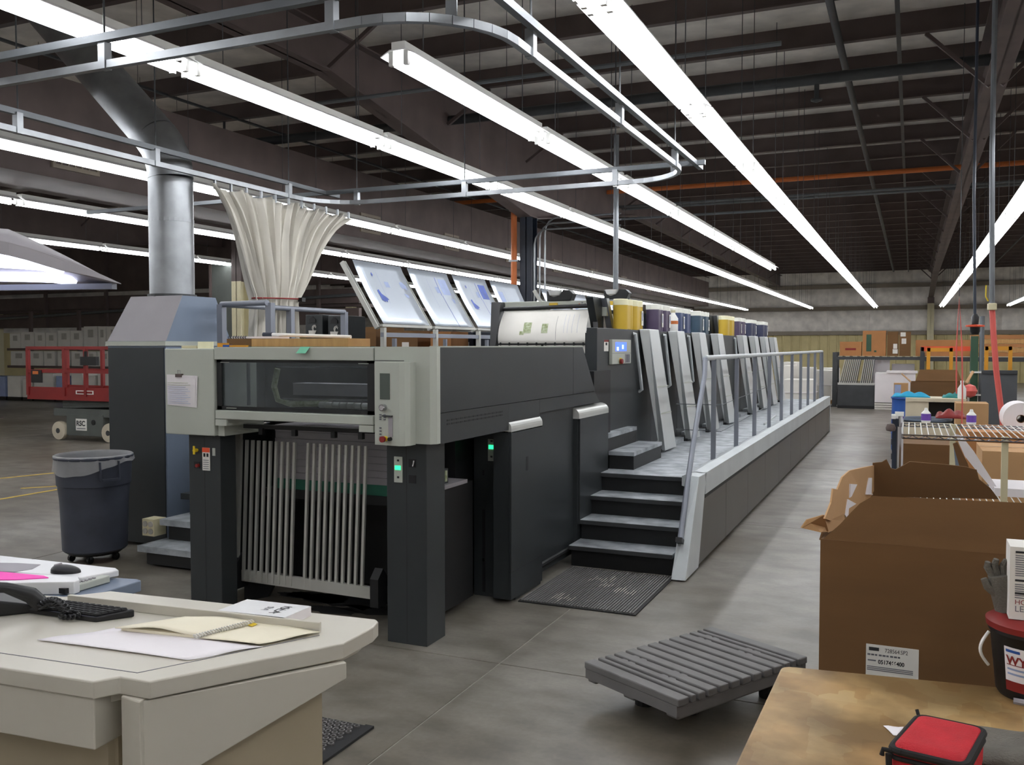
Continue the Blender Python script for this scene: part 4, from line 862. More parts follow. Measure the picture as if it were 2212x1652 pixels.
for k in range(22): q = q0+(q1-q0)*(k/21); MB().tube([q+V(.006*math.cos(a), -.004*math.sin(a), .006*math.sin(a)) for a in [i*.9 for i in range(8)]], .0018, 5).build('coil', 'white_card', sb)
st_ = tag(flat([onZ(x, y, CZ+.012) for x, y in ((536, 1349), (548, 1344), (556, 1347), (544, 1352))], CZ+.0105, CZ+.0115).build('page_flag', 'yellow'), 'yellow page flag by the spiral book coil', 'note')
bk = thing('paperback_book', 'white paperback with dark title lying behind the console ledge', 'book', tuple(onZ(580, 1325, CZ)))
ZB = CZ+.03
bq = [onZ(x, y, ZB) for x, y in ((470, 1318), (534, 1294), (672, 1309), (612, 1335))]
MB().prism([(p.x, p.y) for p in bq], 'z', CZ+.0005, ZB-.001).build('page_block', 'paper', bk)
MB().prism([(p.x, p.y) for p in bq], 'z', ZB-.001, ZB).build('cover', 'console_white', bk)
far = (bq[1]+bq[2])/2
dv = (bq[0]-bq[1]).normalized(); ur = (bq[2]-bq[1]).normalized()
txt('ISLA', .042, onZ(616, 1309, ZB), dv, ur, 'text_dark', bk, 'title')
txt('SIA', .03, onZ(582, 1310, ZB), dv, ur, 'text_grey', bk, 'title')
MB().bar(onZ(625, 1310, ZB+.0005), onZ(590, 1325, ZB+.0005), .002, .001).build('title_rule', 'text_grey', bk)
# oil stained patch of floor under the delivery gate
rs = random.Random(3)
for k, (x, y, r_) in enumerate(((690, 1290, .16), (760, 1300, .2), (640, 1285, .1), (800, 1318, .14), (720, 1318, .12))):
    c_ = onZ(x, y, 0); tag(MB().prism([(c_.x+r_*1.6*math.cos(a)*(.7+.6*rs.random()), c_.y+r_*.7*math.sin(a)*(.6+.7*rs.random())) for a in [i*math.pi/9 for i in range(18)]], 'z', .0, .0012).build('oil_stain', 'rubber'), 'dark oily stain on the concrete below the bar gate', 'stain', 'oil stains below the gate')
# floor mat by the console
fm = thing('drain_mat', 'black honeycomb rubber mat on the floor beside the console', 'mat', tuple(onZ(740, 1600, 0)))
e1_, e2_ = onZ(715, 1560, 0), onZ(808, 1573, 0); e3_ = onZ(715, 1640, 0); dE = (e2_-e3_)
X1 = e2_.x; Y1 = e2_.y
MB().box(X1-.9, X1, Y1-1.2, Y1, 0, .006).build('mat_base', 'rubber', fm); MB().box(X1-.045, X1, Y1-1.2, Y1, .006, .012).build('mat_border', 'rubber', fm)
for i in range(9):
    for j in range(12): cx_, cy_ = X1-.075-i*.035-(.017 if j % 2 else 0), Y1-.03-j*.034; MB().lathe([(.009, .006), (.015, .006), (.015, .014), (.009, .014), (.009, .006)], (cx_, cy_, 0), 8, cap=False).build('ring', 'pallet_grey', fm)
# ================================================================== viewing lamp hood over the console
hd = thing('lamp_hood', 'grey arched lamp hood with bright tubes over the console', 'lamp', (-3.2, 2.6, 1.95))
def at(x, y, d): return _C+ray(x, y)*d
N_ = 20; near = []; far_ = []
tip = at(247, 611, 3.2)
for i in range(N_+1):
    u = i/N_; x = 247-u*760
    yn = 611-(91*(1-(1-min(u/.325, 1))**1.0)*0+ (611-520)*math.sin(min(1, u*1.9)*math.pi/2)**.85*1.0)
    yn = 611-100*math.sin(min(1, u*2.2)*math.pi/2)
    near.append(at(x, yn, 3.2-.5*min(1, u*3)**.6)); far_.append(at(x, 611+u*10, 3.2+.22*min(1, u*3)))
m = MB(); m.v = [p for p in near]+[p+V(0, 0, .0) for p in far_]
mid = []
top_ = MB(); rows_ = [near, [(a+b)*.5+V(0, 0, .12*min(1, i/6)) for i, (a, b) in enumerate(zip(near, far_))], far_]
top_.v = [p for r in rows_ for p in r]; n1 = N_+1
for r in range(2):
    for i in range(N_): top_.f.append((r*n1+i, r*n1+i+1, (r+1)*n1+i+1, (r+1)*n1+i))
top_.build('hood_shell', 'sheet_grey', hd, smooth=True, solid=.008)
rim = MB()
hh = lambda i: V(0, 0, -.036*min(1, i/N_*6)-.002)
for i in range(n1): rim.v += [near[i], near[i]+V(0, .03, 0), near[i]+V(0, .03, 0)+hh(i), near[i]+hh(i)]
for i in range(N_):
    for j in range(4): rim.f.append((i*4+j, i*4+(j+1) % 4, i*4+4+(j+1) % 4, i*4+4+j))
rim.f += [(0, 1, 2, 3), tuple(N_*4+j for j in (3, 2, 1, 0))]
rim.build('hood_rim', 'sheet_grey', hd)
def und(u, v):  # diffuser plane
    f = u*N_; i = min(int(f), N_-1); k = f-i; a = near[i]*(1-k)+near[i+1]*k; b = far_[i]*(1-k)+far_[i+1]*k
    return a+(b-a)*v+V(0, 0, -.004+.05*math.sin(math.pi*v)*min(1, u*6))
pn_ = MB().grid(lambda u, v: und(.02+.98*u, .1+.85*v), 20, 8).build('inner_liner', 'sheet_grey', hd, smooth=True)
for k, v in enumerate((.42, .62, .84)):
    q = [und(u, v)+V(0, 0, -.012) for u in [.115+.02*(2-k)*1.6+(1-.115-.064)*i/14 for i in range(15)]]
    MB().tube(q, .022 if k < 2 else .018, 8).build('lamp_tube', 'hood_light', hd, smooth=True)
MB().bar(far_[0]+V(0, .0, -.012), far_[-1]+V(0, .0, -.012), .03, .02).build('rear_rail', 'rail_grey', hd)
MB().tube([far_[-2]+V(0, .05, 0), V(far_[-2].x, far_[-2].y+.05, 0)], .04, 12).build('hood_post', 'press_grey', hd, smooth=True)
# ================================================================== trash can
tc_ = thing('trash_can', 'round blue-grey trash can with clear plastic liner on a caster dolly', 'trash can', (-6.2, 5.47, 0)); cx, cy = -6.2, 5.47
MB().lathe([(.235, .085), (.25, .10), (.266, .55), (.268, .63), (.285, .635), (.292, .78), (.292, .845), (.305, .85), (.308, .865), (.298, .872), (.285, .86), (.275, .6), (.22, .11)], (cx, cy, 0), 40, cap=False).build('can_body', 'can_blue', tc_, smooth=True)
MB().lathe([(.0, .09), (.22, .09), (.22, .11), (0, .11)], (cx, cy, 0), 32, cap=False).build('can_floor', 'can_blue', tc_)
def lin_(u, v):
    a = 2*math.pi*u; dp = .05+.10*max(0, math.sin(a+.35*math.pi+1.9))**1.5; r = .300+.012*(v)+.004*math.sin(17*a)
    return (cx+r*math.cos(a), cy+r*math.sin(a), .875-dp*v+.004*math.sin(9*a))
MB().grid(lin_, 60, 6).build('liner_skirt', 'bag', tc_, smooth=True)
MB().lathe([(.307, .875), (.294, .882), (.28, .85), (.265, .6)], (cx, cy, 0), 40, cap=False).build('liner_inside', 'bag', tc_, smooth=True)
for a in (-.34, 2.8):
    ra = V(math.cos(a), math.sin(a), 0); q = V(cx, cy, 0)+ra*.29; tg = V(-math.sin(a), math.cos(a), 0)*.07; ou = ra*.04
    for sg in (-1, 1): MB().hexa([q+tg*sg+V(0, 0, .69), q+tg*sg+ou+V(0, 0, .69), q+tg*sg*1.15+ou+V(0, 0, .69), q+tg*sg*1.15+V(0, 0, .69)], [q+tg*sg+V(0, 0, .84), q+tg*sg+ou*.6+V(0, 0, .84), q+tg*sg*1.15+ou*.6+V(0, 0, .84), q+tg*sg*1.15+V(0, 0, .84)]).build('handle_cheek', 'can_blue', tc_)
    MB().bar(q-tg+ou*.85+V(0, 0, .695), q+tg+ou*.85+V(0, 0, .695), .022, .018).build('handle', 'can_blue', tc_)
MB().lathe([(.0, .06), (.2, .06), (.22, .075), (.22, .085), (0, .085)], (cx, cy, 0), 28, cap=False).build('dolly_plate', 'black_plastic', tc_)
for k in range(5):
    a = 2*math.pi*k/5+.3; q = V(cx+.18*math.cos(a), cy+.18*math.sin(a), .03); MB().tube([q+V(-.012, 0, 0), q+V(.012, 0, 0)], .03, 14).build('caster', 'black_plastic', tc_); MB().box(q.x-.02, q.x+.02, q.y-.01, q.y+.01, .035, .065).build('caster_fork', 'steel_dark', tc_)
# ================================================================== grey plastic pallet on blocks
pa = thing('plastic_pallet', 'grey slatted plastic pallet lying on the concrete aisle', 'pallet', (-1.0, 4.75, 0))
A_, B_, D_ = onZ(1262, 1428, .21), onZ(1536, 1352, .21), onZ(1466, 1512, .21); ex_ = (D_-A_); ey_ = (B_-A_)
lx, ly = ex_.length, ey_.length; ex_.normalize(); ey_.normalize()
def pl_(a, b, z): q = A_+ex_*a+ey_*b; return V(q.x, q.y, z)
nsl = 13; ws = [.09, .035, .055]+[.078]*(nsl-6)+[.055, .035, .09]; tot = sum(ws); ws = [w_*.74*ly/tot for w_ in ws]; tot = sum(ws); gap = (ly-tot)/(nsl-1); b = 0
for i, w_ in enumerate(ws):
    MB().hexa([pl_(0, b, .175), pl_(lx, b, .175), pl_(lx, b+w_, .175), pl_(0, b+w_, .175)], [pl_(0, b, .21), pl_(lx, b, .21), pl_(lx, b+w_, .21), pl_(0, b+w_, .21)]).build('slat', 'pallet_grey', pa, bevel=.006)
    if i in (2, 3, 9, 10):
        for a in (.12, .2, .55, .63): MB().hexa([pl_(a*lx, b+w_-.003, .178), pl_(a*lx+.05, b+w_-.003, .178), pl_(a*lx+.04, b+w_+gap*.5, .178), pl_(a*lx+.01, b+w_+gap*.5, .178)], [pl_(a*lx, b+w_-.003, .207), pl_(a*lx+.05, b+w_-.003, .207), pl_(a*lx+.04, b+w_+gap*.5, .207), pl_(a*lx+.01, b+w_+gap*.5, .207)]).build('lug', 'pallet_grey', pa)
    b += w_+gap
for a0_, a1_ in ((.02, .12), (.42, .54), (.86, .98)): MB().hexa([pl_(a0_*lx, .01, .11), pl_(a1_*lx, .01, .11), pl_(a1_*lx, ly-.01, .11), pl_(a0_*lx, ly-.01, .11)], [pl_(a0_*lx, .01, .176), pl_(a1_*lx, .01, .176), pl_(a1_*lx, ly-.01, .176), pl_(a0_*lx, ly-.01, .176)]).build('runner', 'pallet_grey', pa, bevel=.01)
for s_ in (0, ly-.03):
    MB().hexa([pl_(.01, s_, .13), pl_(lx-.01, s_, .13), pl_(lx-.01, s_+.03, .13), pl_(.01, s_+.03, .13)], [pl_(.01, s_, .176), pl_(lx-.01, s_, .176), pl_(lx-.01, s_+.03, .176), pl_(.01, s_+.03, .176)]).build('edge_beam', 'pallet_grey', pa)
for a, b in ((.3, .25), (.62, .35), (.35, .85), (.8, .85)):
    q = pl_(a*lx, b*ly, 0); MB().lathe([(.05, 0), (.055, .11)], q, 12).build('foot', 'rubber', pa)
# ================================================================== TABLE (near right)
tbl = thing('work_table', 'worn wooden topped work table near the big carton', 'table', (.4, 2.0, 0)); TZ_ = .9
tp = [V(-.31, 2.535, 0), V(1.25, 2.72, 0), V(1.25, 1.2, 0), V(-.335, 1.2, 0)]
def rc(pts, r=.03, n=4):
    out = []; N = len(pts)
    for i in range(N):
        p, a, b_ = pts[i], pts[i-1], pts[(i+1) % N]; u1 = (a-p).normalized()*r; u2 = (b_-p).normalized()*r
        for k in range(n+1): t_ = k/n; out.append((p+u1)*(1-t_)**2+p*2*t_*(1-t_)+(p+u2)*t_**2)
    return out
flat(rc(tp), TZ_-.035, TZ_).build('table_top', 'worn_board', tbl, bevel=.006)
flat(rc([p*1 for p in tp], .032), TZ_-.045, TZ_-.035).build('edge_band', 'cardboard_light', tbl)
for x in (-.24, 1.15):
    for y in (1.28, 2.42): MB().box(x-.03, x+.03, y-.03, y+.03, 0, TZ_-.045).build('leg', 'steel_dark', tbl)
# wipes bucket with its label
bu = thing('wipes_bucket', 'black bucket with red lid and red lettered label on the work table', 'bucket', tuple(onZ(2240, 1515, TZ_)))
bc = onZ(2240, 1512, TZ_); bc = V(bc.x, bc.y+.04, TZ_)
MB().lathe([(.082, 0), (.088, .01), (.103, .155), (.108, .16), (.108, .178), (.106, .18)], bc, 36).build('bucket_body', 'black_plastic', bu, smooth=True)
MB().lathe([(.112, .17), (.114, .185), (.1, .195), (.0, .197)], bc, 36).build('lid', 'red', bu, smooth=True)
def cyl_patch(a0, a1, z0, z1, rr_, mat, name, par):
    def fn(u, v):
        a = a0+(a1-a0)*u; z = z0+(z1-z0)*v; r = .0885+(.103-.0885)*(z-.01)/.145+rr_; return bc+V(r*math.sin(a), -r*math.cos(a), z)
    return MB().grid(fn, 10, 4).build(name, mat, par, smooth=True)
lb2 = cyl_patch(-.85, 1.3, .025, .135, .0008, 'paper', 'label', bu); cyl_patch(-.85, 1.3, .025, .05, .0014, 'red', 'label_band', lb2); cyl_patch(-.8, -.45, .122, .129, .0014, 'blue', 'label_badge', lb2)
for k in range(2): cyl_patch(-.78, .3, .078-k*.012, .083-k*.012, .0014, 'ink_soft', 'text_line', lb2)
tw = txt('WYPALL', .03, (0, 0, 0), (1, 0, 0), (0, 0, 1), 'red', lb2, 'lettering', .0008)
for v in tw.data.vertices:
    q = v.co+ORG[lb2.name]; a = -.79+q.x/.1; z = .093+q.z; r = .0885+(.103-.0885)*(z-.01)/.145+.0018; v.co = bc+V(r*math.sin(a), -r*math.cos(a), z)-ORG[lb2.name]
cyl_patch(-.79, .2, .0905, .0925, .0014, 'red', 'underline', lb2)
tw = txt('75', .018, (0, 0, 0), (1, 0, 0), (0, 0, 1), 'paper', lb2, 'lettering')
for v in tw.data.vertices:
    q = v.co+ORG[lb2.name]; a = -.3+q.x/.1; z = .03+q.z; r = .0885+(.103-.0885)*(z-.01)/.145+.0022; v.co = bc+V(r*math.sin(a), -r*math.cos(a), z)-ORG[lb2.name]
MB().tube([bc+V(-.106-.02*math.sin(math.pi*i/10), -.02-.012*math.sin(math.pi*i/10), .152-.085*i/10) for i in range(11)], .004, 8).build('bail_handle', 'white_metal', bu, smooth=True)
MB().tube([bc+V(-.055, -.085, .006), bc+V(.05, -.1, .006), bc+V(.15, -.06, .006)], .008, 8).build('bail_end', 'sheet_grey', bu, smooth=True)
hb = thing('earplug_carton', 'tall cream printed earplug carton standing on the bucket lid', 'box', (bc.x, bc.y, TZ_+.197))
hz = TZ_+.1975; hx0 = bc.x-.066; hy = bc.y-.05
MB().box(hx0, hx0+.13, hy, hy+.1, hz, hz+.18).build('carton_body', 'white_card', hb)
for k, z in enumerate((.165, .095, .063)):
    MB().box(hx0+.012, hx0+.12, hy-.001, hy, hz+z, hz+z+.005).build('heading', 'text_dark', hb)
for k in range(22):
    z = .158-k*.0055
    if .09 < z < .105 or .06 < z < .07 or z < .05: continue
    MB().box(hx0+.012, hx0+.11-.01*(k % 3), hy-.0008, hy, hz+z, hz+z+.0022).build('text_line', 'text_grey', hb)
txt('HOWARD', .017, (hx0+.012, hy, hz+.038), (1, 0, 0), (0, 0, 1), 'red', hb); txt('LEIGHT', .021, (hx0+.012, hy, hz+.02), (1, 0, 0), (0, 0, 1), 'text_grey', hb)
lv = thing('work_glove', 'dark grey glove slumped behind the earplug carton', 'glove', (bc.x-.07, bc.y+.02, hz))
MB().tube([(bc.x-.062, bc.y+.03, hz), (bc.x-.07, bc.y+.03, hz+.05), (bc.x-.08, bc.y+.03, hz+.09)], [.03, .034, .03], 10).build('palm', 'cloth_grey', lv, smooth=True)
for k, (dx_, dz_) in enumerate(((-.018, .04), (-.006, .05), (.008, .05), (.02, .04))):
    MB().tube([(bc.x-.078+dx_, bc.y+.03, hz+.085), (bc.x-.085+dx_*1.4, bc.y+.028, hz+.085+dz_*.6), (bc.x-.08+dx_*1.6, bc.y+.025, hz+.085+dz_*.9)], [.01, .009, .007], 8).build('finger', 'cloth_grey', lv, smooth=True)
MB().tube([(bc.x-.085, bc.y+.02, hz+.04), (bc.x-.11, bc.y+.015, hz+.06), (bc.x-.118, bc.y+.015, hz+.08)], [.012, .01, .008], 8).build('thumb', 'cloth_grey', lv, smooth=True)
# red zip pouch
rp = thing('red_pouch', 'red fabric zip pouch with black trim on the work table', 'pouch', tuple(onZ(2020, 1640, TZ_)))
HP = .085; zt = TZ_+HP
cr = [onZ(x, y, zt) for x, y in ((1922, 1610), (1985, 1540), (2128, 1570), (2092, 1652))]
cr[3] = onZ(2085, 1648, zt); pts = rc(cr, .022, 5); n = len(pts); ctr = sum(pts, Vector())/n
side_ = MB(); rings = []
for z, k in ((TZ_+.001, .95), (TZ_+.02, 1.0), (TZ_+HP*.5, 1.01), (TZ_+HP*.86, 1.0)): rings.append([V(ctr.x+(p.x-ctr.x)*k, ctr.y+(p.y-ctr.y)*k, z) for p in pts])
side_.v = [p for r in rings for p in r]
for r in range(3):
    for i in range(n): side_.f.append((r*n+i, r*n+(i+1) % n, (r+1)*n+(i+1) % n, (r+1)*n+i))
side_.f.append(tuple(range(n))); side_.build('pouch_side', 'red_fabric', rp, smooth=True)
tp_ = MB(); rg = []
for k, dz in ((1.0, -.01), (.93, .0), (.75, .005), (.45, .002), (.1, .001)): rg.append([V(ctr.x+(p.x-ctr.x)*k, ctr.y+(p.y-ctr.y)*k, zt+dz) for i, p in enumerate(pts)])
tp_.v = [p for r in rg for p in r]
for r in range(4):
    for i in range(n): tp_.f.append((r*n+i, r*n+(i+1) % n, (r+1)*n+(i+1) % n, (r+1)*n+i))
tp_.f.append(tuple(4*n+i for i in range(n))); tp_.build('pouch_lid', 'red_fabric', rp, smooth=True)
for z, k, r_ in ((zt-.008, 1.0, .0075), (zt-.022, 1.005, .005)): MB().tube([V(ctr.x+(p.x-ctr.x)*k, ctr.y+(p.y-ctr.y)*k, z) for p in pts]+[V(ctr.x+(pts[0].x-ctr.x)*k, ctr.y+(pts[0].y-ctr.y)*k, z)], r_, 8).build('black_piping', 'black_fabric', rp, smooth=True)
q = cr[0]; MB().tube([q+V(.005, 0, -.01), q+V(-.012, -.003, -.008), q+V(-.014, -.003, -.02)], .005, 8).build('pull_loop', 'black_fabric', rp); MB().tube([q+V(-.002, -.004, -.015), q+V(0, -.006, -.05)], .006, 8).build('zip_pull', 'black_fabric', rp)
q = cr[1]; MB().tube([q+V(0, .0, -.008), q+V(-.004, .008, .004)], .004, 6).build('pull_loop', 'black_fabric', rp)
sheet('paper_scrap', [(1908, 1569), (1952, 1572), (1940, 1592), (1928, 1588)], TZ_, 'paper', 'white paper corner peeking out beside the red pouch', 'paper', .002, 4)
gc_ = onZ(2200, 1625, TZ_)
def gfn(u, v):
    x = (u-.35)*.26; y = (v-.5)*.2; return V(gc_.x+x, gc_.y+y, TZ_+.004+.035*max(0, math.sin(u*5+v*2)*math.cos(v*6-u*2)*.5+.5)*(math.sin(math.pi*u)*math.sin(math.pi*v))**.5)
tag(MB().grid(gfn, 20, 16).build('grey_rag', 'cloth_grey', smooth=True, solid=.004), 'crumpled grey rag beside the red pouch', 'rag')
# ================================================================== BIG CARTON behind the table
BX = thing('large_carton', 'large open brown carton with torn flaps and shipping label', 'box', (.25, 3.4, 0))
X0, X1_, Y0_, Y1_, ZT_ = -.245, .78, 2.9, 3.85, 1.182
for nm, b in (('front_panel', (X0, X1_, Y0_, Y0_+.008, .14, ZT_)), ('rear_panel', (X0, X1_, Y1_-.008, Y1_, .14, ZT_)), ('left_panel', (X0, X0+.008, Y0_+.008, Y1_-.008, .14, ZT_)), ('right_panel', (X1_-.008, X1_, Y0_+.008, Y1_-.008, .14, ZT_)), ('bottom', (X0, X1_, Y0_, Y1_, .13, .14))):
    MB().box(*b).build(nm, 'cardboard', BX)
# front flap standing up, rear flap standing, left flaps torn
fpts = [onY(x, y, Y0_+.002+.03*max(0, (1190-y)/110)) for x, y in ((1776, 1166), (2560, 1228), (2545, 1112), (2212, 1086), (1886, 1071), (1858, 1087), (1838, 1107), (1815, 1132))]
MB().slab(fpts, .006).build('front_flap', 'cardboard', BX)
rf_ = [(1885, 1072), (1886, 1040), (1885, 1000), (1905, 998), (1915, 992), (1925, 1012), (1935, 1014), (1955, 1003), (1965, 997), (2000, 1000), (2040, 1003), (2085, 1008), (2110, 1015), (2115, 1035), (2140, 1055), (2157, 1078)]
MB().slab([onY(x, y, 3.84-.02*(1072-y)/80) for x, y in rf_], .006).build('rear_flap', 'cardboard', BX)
def yx(x): return 2.91+(3.82-2.91)*max(0, min(1, (x-1780)/105))
def lflap(pts, name, mat='cardboard_light', k=0): MB().slab([onY(x, y, yx(x)+k) for x, y in pts], .005).build(name, mat, BX)
lflap([(1789, 1150), (1796, 1122), (1808, 1060), (1820, 1030), (1836, 1016), (1860, 1010), (1888, 1005), (1888, 1060), (1874, 1085), (1858, 1105), (1838, 1128), (1815, 1140)], 'torn_flap')
lflap([(1732, 1140), (1745, 1122), (1780, 1112), (1796, 1122), (1790, 1148), (1778, 1151)], 'torn_tab')
lflap([(1782, 1120), (1796, 1085), (1800, 1055), (1812, 1058), (1806, 1095), (1796, 1125)], 'torn_strip', k=-.03)
lflap([(1773, 1166), (1778, 1149), (1792, 1148), (1800, 1152), (1786, 1168)], 'torn_corner', 'cardboard')
for pts in ([(1826, 1112), (1832, 1078), (1850, 1088), (1834, 1098), (1832, 1125)], [(1872, 1068), (1878, 1032), (1884, 1032), (1883, 1068)], [(1836, 1075), (1838, 1045), (1852, 1046), (1840, 1072)]): lflap(pts, 'white_liner', 'paper', -.04)
lbp = [onY(x, y, Y0_-.003) for x, y in ((1871, 1390), (1985, 1407), (1985, 1470), (1871, 1462))]
L0, L1, Lz1 = lbp[0].x, lbp[1].x, lbp[0].z; lw = L1-L0; lh = .115
lab_ = MB().box(L0, L1, Y0_-.002, Y0_, Lz1-lh, Lz1).build('shipping_label', 'white_card', BX)
MB().box(L0+.008, L0+.036, Y0_-.003, Y0_-.002, Lz1-.018, Lz1-.008).build('label_badge', 'text_dark', lab_)
rt_, upv = (1, 0, 0), (0, 0, 1)
txt('728564.SP2', .017, (L0+.052, Y0_-.0015, Lz1-.02), rt_, upv, 'text_dark', lab_, sx=.8)
txt('0517466400', .017, (L0+.034, Y0_-.0015, Lz1-.056), rt_, upv, 'text_dark', lab_, bold=.0005, sx=.85)
for k in range(9): MB().box(L0+.004+k*.0105, L0+.0125+k*.0105-.002*(k % 3 == 2), Y0_-.0026, Y0_-.002, Lz1-.033, Lz1-.028).build('text_mark', 'text_grey', lab_)
MB().box(L0+.005, L0+.028, Y0_-.0026, Y0_-.002, Lz1-.05, Lz1-.046).build('text_mark', 'text_grey', lab_)
for k in range(3): MB().box(L0+.003, L0+.13, Y0_-.0026, Y0_-.002, Lz1-.068-k*.005, Lz1-.0655-k*.005).build('text_line', 'text_grey', lab_)
sk = thing('wood_skid', 'wooden skid under the large open carton', 'pallet', (.25, 3.4, 0))
for k in range(5): MB().box(X0-.02, X1_+.02, Y0_-.02+k*.2, Y0_+.13+k*.2, .11, .129).build('deck_board', 'pallet_wood', sk)
for x in (X0, .25, X1_-.06): MB().box(x, x+.05, Y0_-.02, Y1_+.02, 0, .11).build('stringer', 'pallet_wood', sk)
# ================================================================== RIGHT MIDDLE GROUND
def pxb(x0, y0, x1, y1, Y, dep, z0=None):   # box whose front face is seen at these pixels, standing at distance Y
    a = onY(x0, y1, Y); b = onY(x1, y0, Y); return (a.x, b.x, Y, Y+dep, a.z if z0 is None else z0, b.z)
def carton(box, lab, mat='cardboard', grp=None, name='carton', tape=True, marks=()):
    x0, x1, y0, y1, z0, z1 = box
    t = thing(name, lab, 'box', ((x0+x1)/2, (y0+y1)/2, z0), grp)
    MB().box(*box).build('carton_body', mat, t)
    m = (y0+y1)/2
    if tape: MB().box(x0-.001, x1+.001, m-.03, m+.03, z1, z1+.002).build('tape_strip', 'cardboard_light', t); MB().box(x0, x1, m-.004, m+.004, z1, z1+.003).build('flap_seam', 'brown_steel', t)
    for (u0, u1, v0, v1, mm) in marks: MB().box(x0+(x1-x0)*u0, x0+(x1-x0)*u1, y0-.003, y0, z0+(z1-z0)*v0, z0+(z1-z0)*v1).build('printed_mark', mm, t)
    return t
# wire shelving
WS = thing('wire_shelf', 'chrome wire shelving unit holding bottles behind the big carton', 'shelf', (.8, 4.5, 0))
SX0, SX1, SY0, SY1 = -.04, 1.75, 4.17, 4.8
for z in (1.40, 1.12, .62, .15):
    m = MB(); k = SX0+.01
    while k < SX1: m.tube([(k, SY0, z), (k, SY1, z)], .0024, 5); k += .0255
    m.build('wire_deck', 'white_metal', WS)
    for y in (SY0, SY1):
        for dz in (-.004, -.018): MB().tube([(SX0, y, z+dz), (SX1, y, z+dz)], .0035, 6).build('edge_wire', 'chrome', WS)
    z_ = MB()
    for i in range(36):
        for y in (SY0, SY1): z_.tube([(SX0+i*.05, y, z-.006), (SX0+.025+i*.05, y, z-.018), (SX0+.05+i*.05, y, z-.006)], .002, 4)
    z_.build('truss_wire', 'chrome', WS)
    for x in (SX0, SX1): MB().tube([(x, SY0, z-.006), (x, SY1, z-.006)], .0035, 6).build('end_wire', 'chrome', WS)
for x in (SX0, SX1):
    for y in (SY0, SY1): MB().tube([(x, y, 0), (x, y, 1.43)], .0125, 10).build('shelf_post', 'chrome', WS)
for px, Y in ((2170, 4.2), (2057, 4.78)):
    q = onY(px, 1000, Y); MB().box(q.x-.012, q.x+.012, Y-.012, Y+.012, 1.12, 1.40).build('divider_post', 'cream', WS)
def spray(px, py, mat2, lab):
    q = onZ(px, py, 1.403); t = thing('cleaner_bottle', lab, 'bottle', tuple(q))
    MB().lathe([(.02, 0), (.021, .005), (.021, .045), (.012, .055), (.009, .058)], q, 16).build('body', 'white_metal', t, smooth=True); MB().lathe([(.0095, .058), (.006, .07)], q, 10).build('cap', 'white_metal', t)
    MB().lathe([(.0216, .01), (.0216, .042)], q, 16, cap=False).build('label', mat2, t)
spray(2000, 912, 'purple', 'white bottle with purple label and pointed cap on the wire shelf'); spray(2098, 916, 'purple', 'white rounded bottle with purple label on the wire shelf by the paper roll')
# sheets leaning on the lower shelf
for k, (pts, mat) in enumerate((([(2062, 936), (2078, 942), (2104, 975), (2160, 1062), (2152, 1066), (2112, 1020), (2084, 985)], 'paper'), ([(2058, 958), (2068, 955), (2090, 1000), (2110, 1062), (2096, 1066), (2072, 1005)], 'cardboard'), ([(2060, 965), (2066, 965), (2082, 1066), (2070, 1066)], 'press_blue'))):
    tag(MB().slab([onY(x, y, 4.45+.06*k) for x, y in pts], .006).build('leaning_sheet', mat), ['curved white sheet leaning on the lower wire shelf', 'brown backing sheet leaning behind the curved white sheet', 'blue-grey edged sheet leaning against the cream divider post'][k], 'sheet')
bx_ = onY(2200, 1050, 4.5); tag(MB().box(bx_.x-.1, bx_.x+.4, 4.4, 4.7, 1.125, 1.16).build('paper_ream', 'paper'), 'white paper stack lying on the lower wire shelf', 'paper stack')
up = thing('slotted_post', 'dark blue-grey slotted upright with white caps at the shelf end', 'post', (-.12, 5.3, 0))
b = pxb(1926, 905, 1948, 1005, 5.3, .08, 0); MB().box(*b).build('post_body', 'dark_blue', up)
for k in range(14): MB().box(b[0]-.004, b[0], 5.3, 5.34, .2+k*.08, .23+k*.08).build('slot_tab', 'steel_dark', up)
MB().box(b[0]-.005, b[1]-.03, 5.29, 5.39, b[5], b[5]+.02).build('cap', 'white_metal', up); MB().box(b[1]-.035, b[1]+.01, 5.33, 5.37, b[5], b[5]+.035).build('cap', 'white_metal', up)
tag(MB().lathe([(.0, 0), (.022, .005), (.026, .02), (.018, .04), (.0, .045)], onY(1924, 932, 5.25), 12).build('clamp_knob', 'brown_steel', smooth=True), 'brown knob on the side of the slotted upright', 'knob')
# cartons behind the shelf
carton(pxb(1946, 962, 2062, 1060, 6.2, .5, 0), 'brown carton behind the cream divider posts', tape=False)
tag(MB().box(*pxb(1950, 915, 2058, 964, 6.9, .02, 0)).build('pale_board', 'pale_board'), 'stained pale board standing behind the wire shelf', 'board')
carton(pxb(2085, 940, 2330, 1060, 7.3, .7, 0), 'wide brown carton behind the wire shelf below the paper roll', 'cardboard_warm')
carton(pxb(2120, 985, 2400, 1070, 5.7, .5, 0), 'light brown carton just behind the leaning white sheet', 'cardboard_light')
pr = thing('paper_roll', 'white paper roll lying on the wide brown carton', 'paper roll', (1.6, 7.5, 1.05))
q = onY(2206, 900, 7.45); zt_ = onY(2085, 940, 7.3).z
rr_ = .115
MB().lathe([(.03, -.16), (rr_, -.16), (rr_, .16), (.03, .16), (.03, -.16)], (q.x, 7.62, zt_+rr_+.004), 32, 'y', cap=False).build('roll', 'paper', pr, smooth=True)
MB().lathe([(.026, -.161), (.03, -.161), (.03, .161), (.026, .161), (.026, -.161)], (q.x, 7.62, zt_+rr_+.004), 20, 'y', cap=False).build('core', 'cardboard', pr)
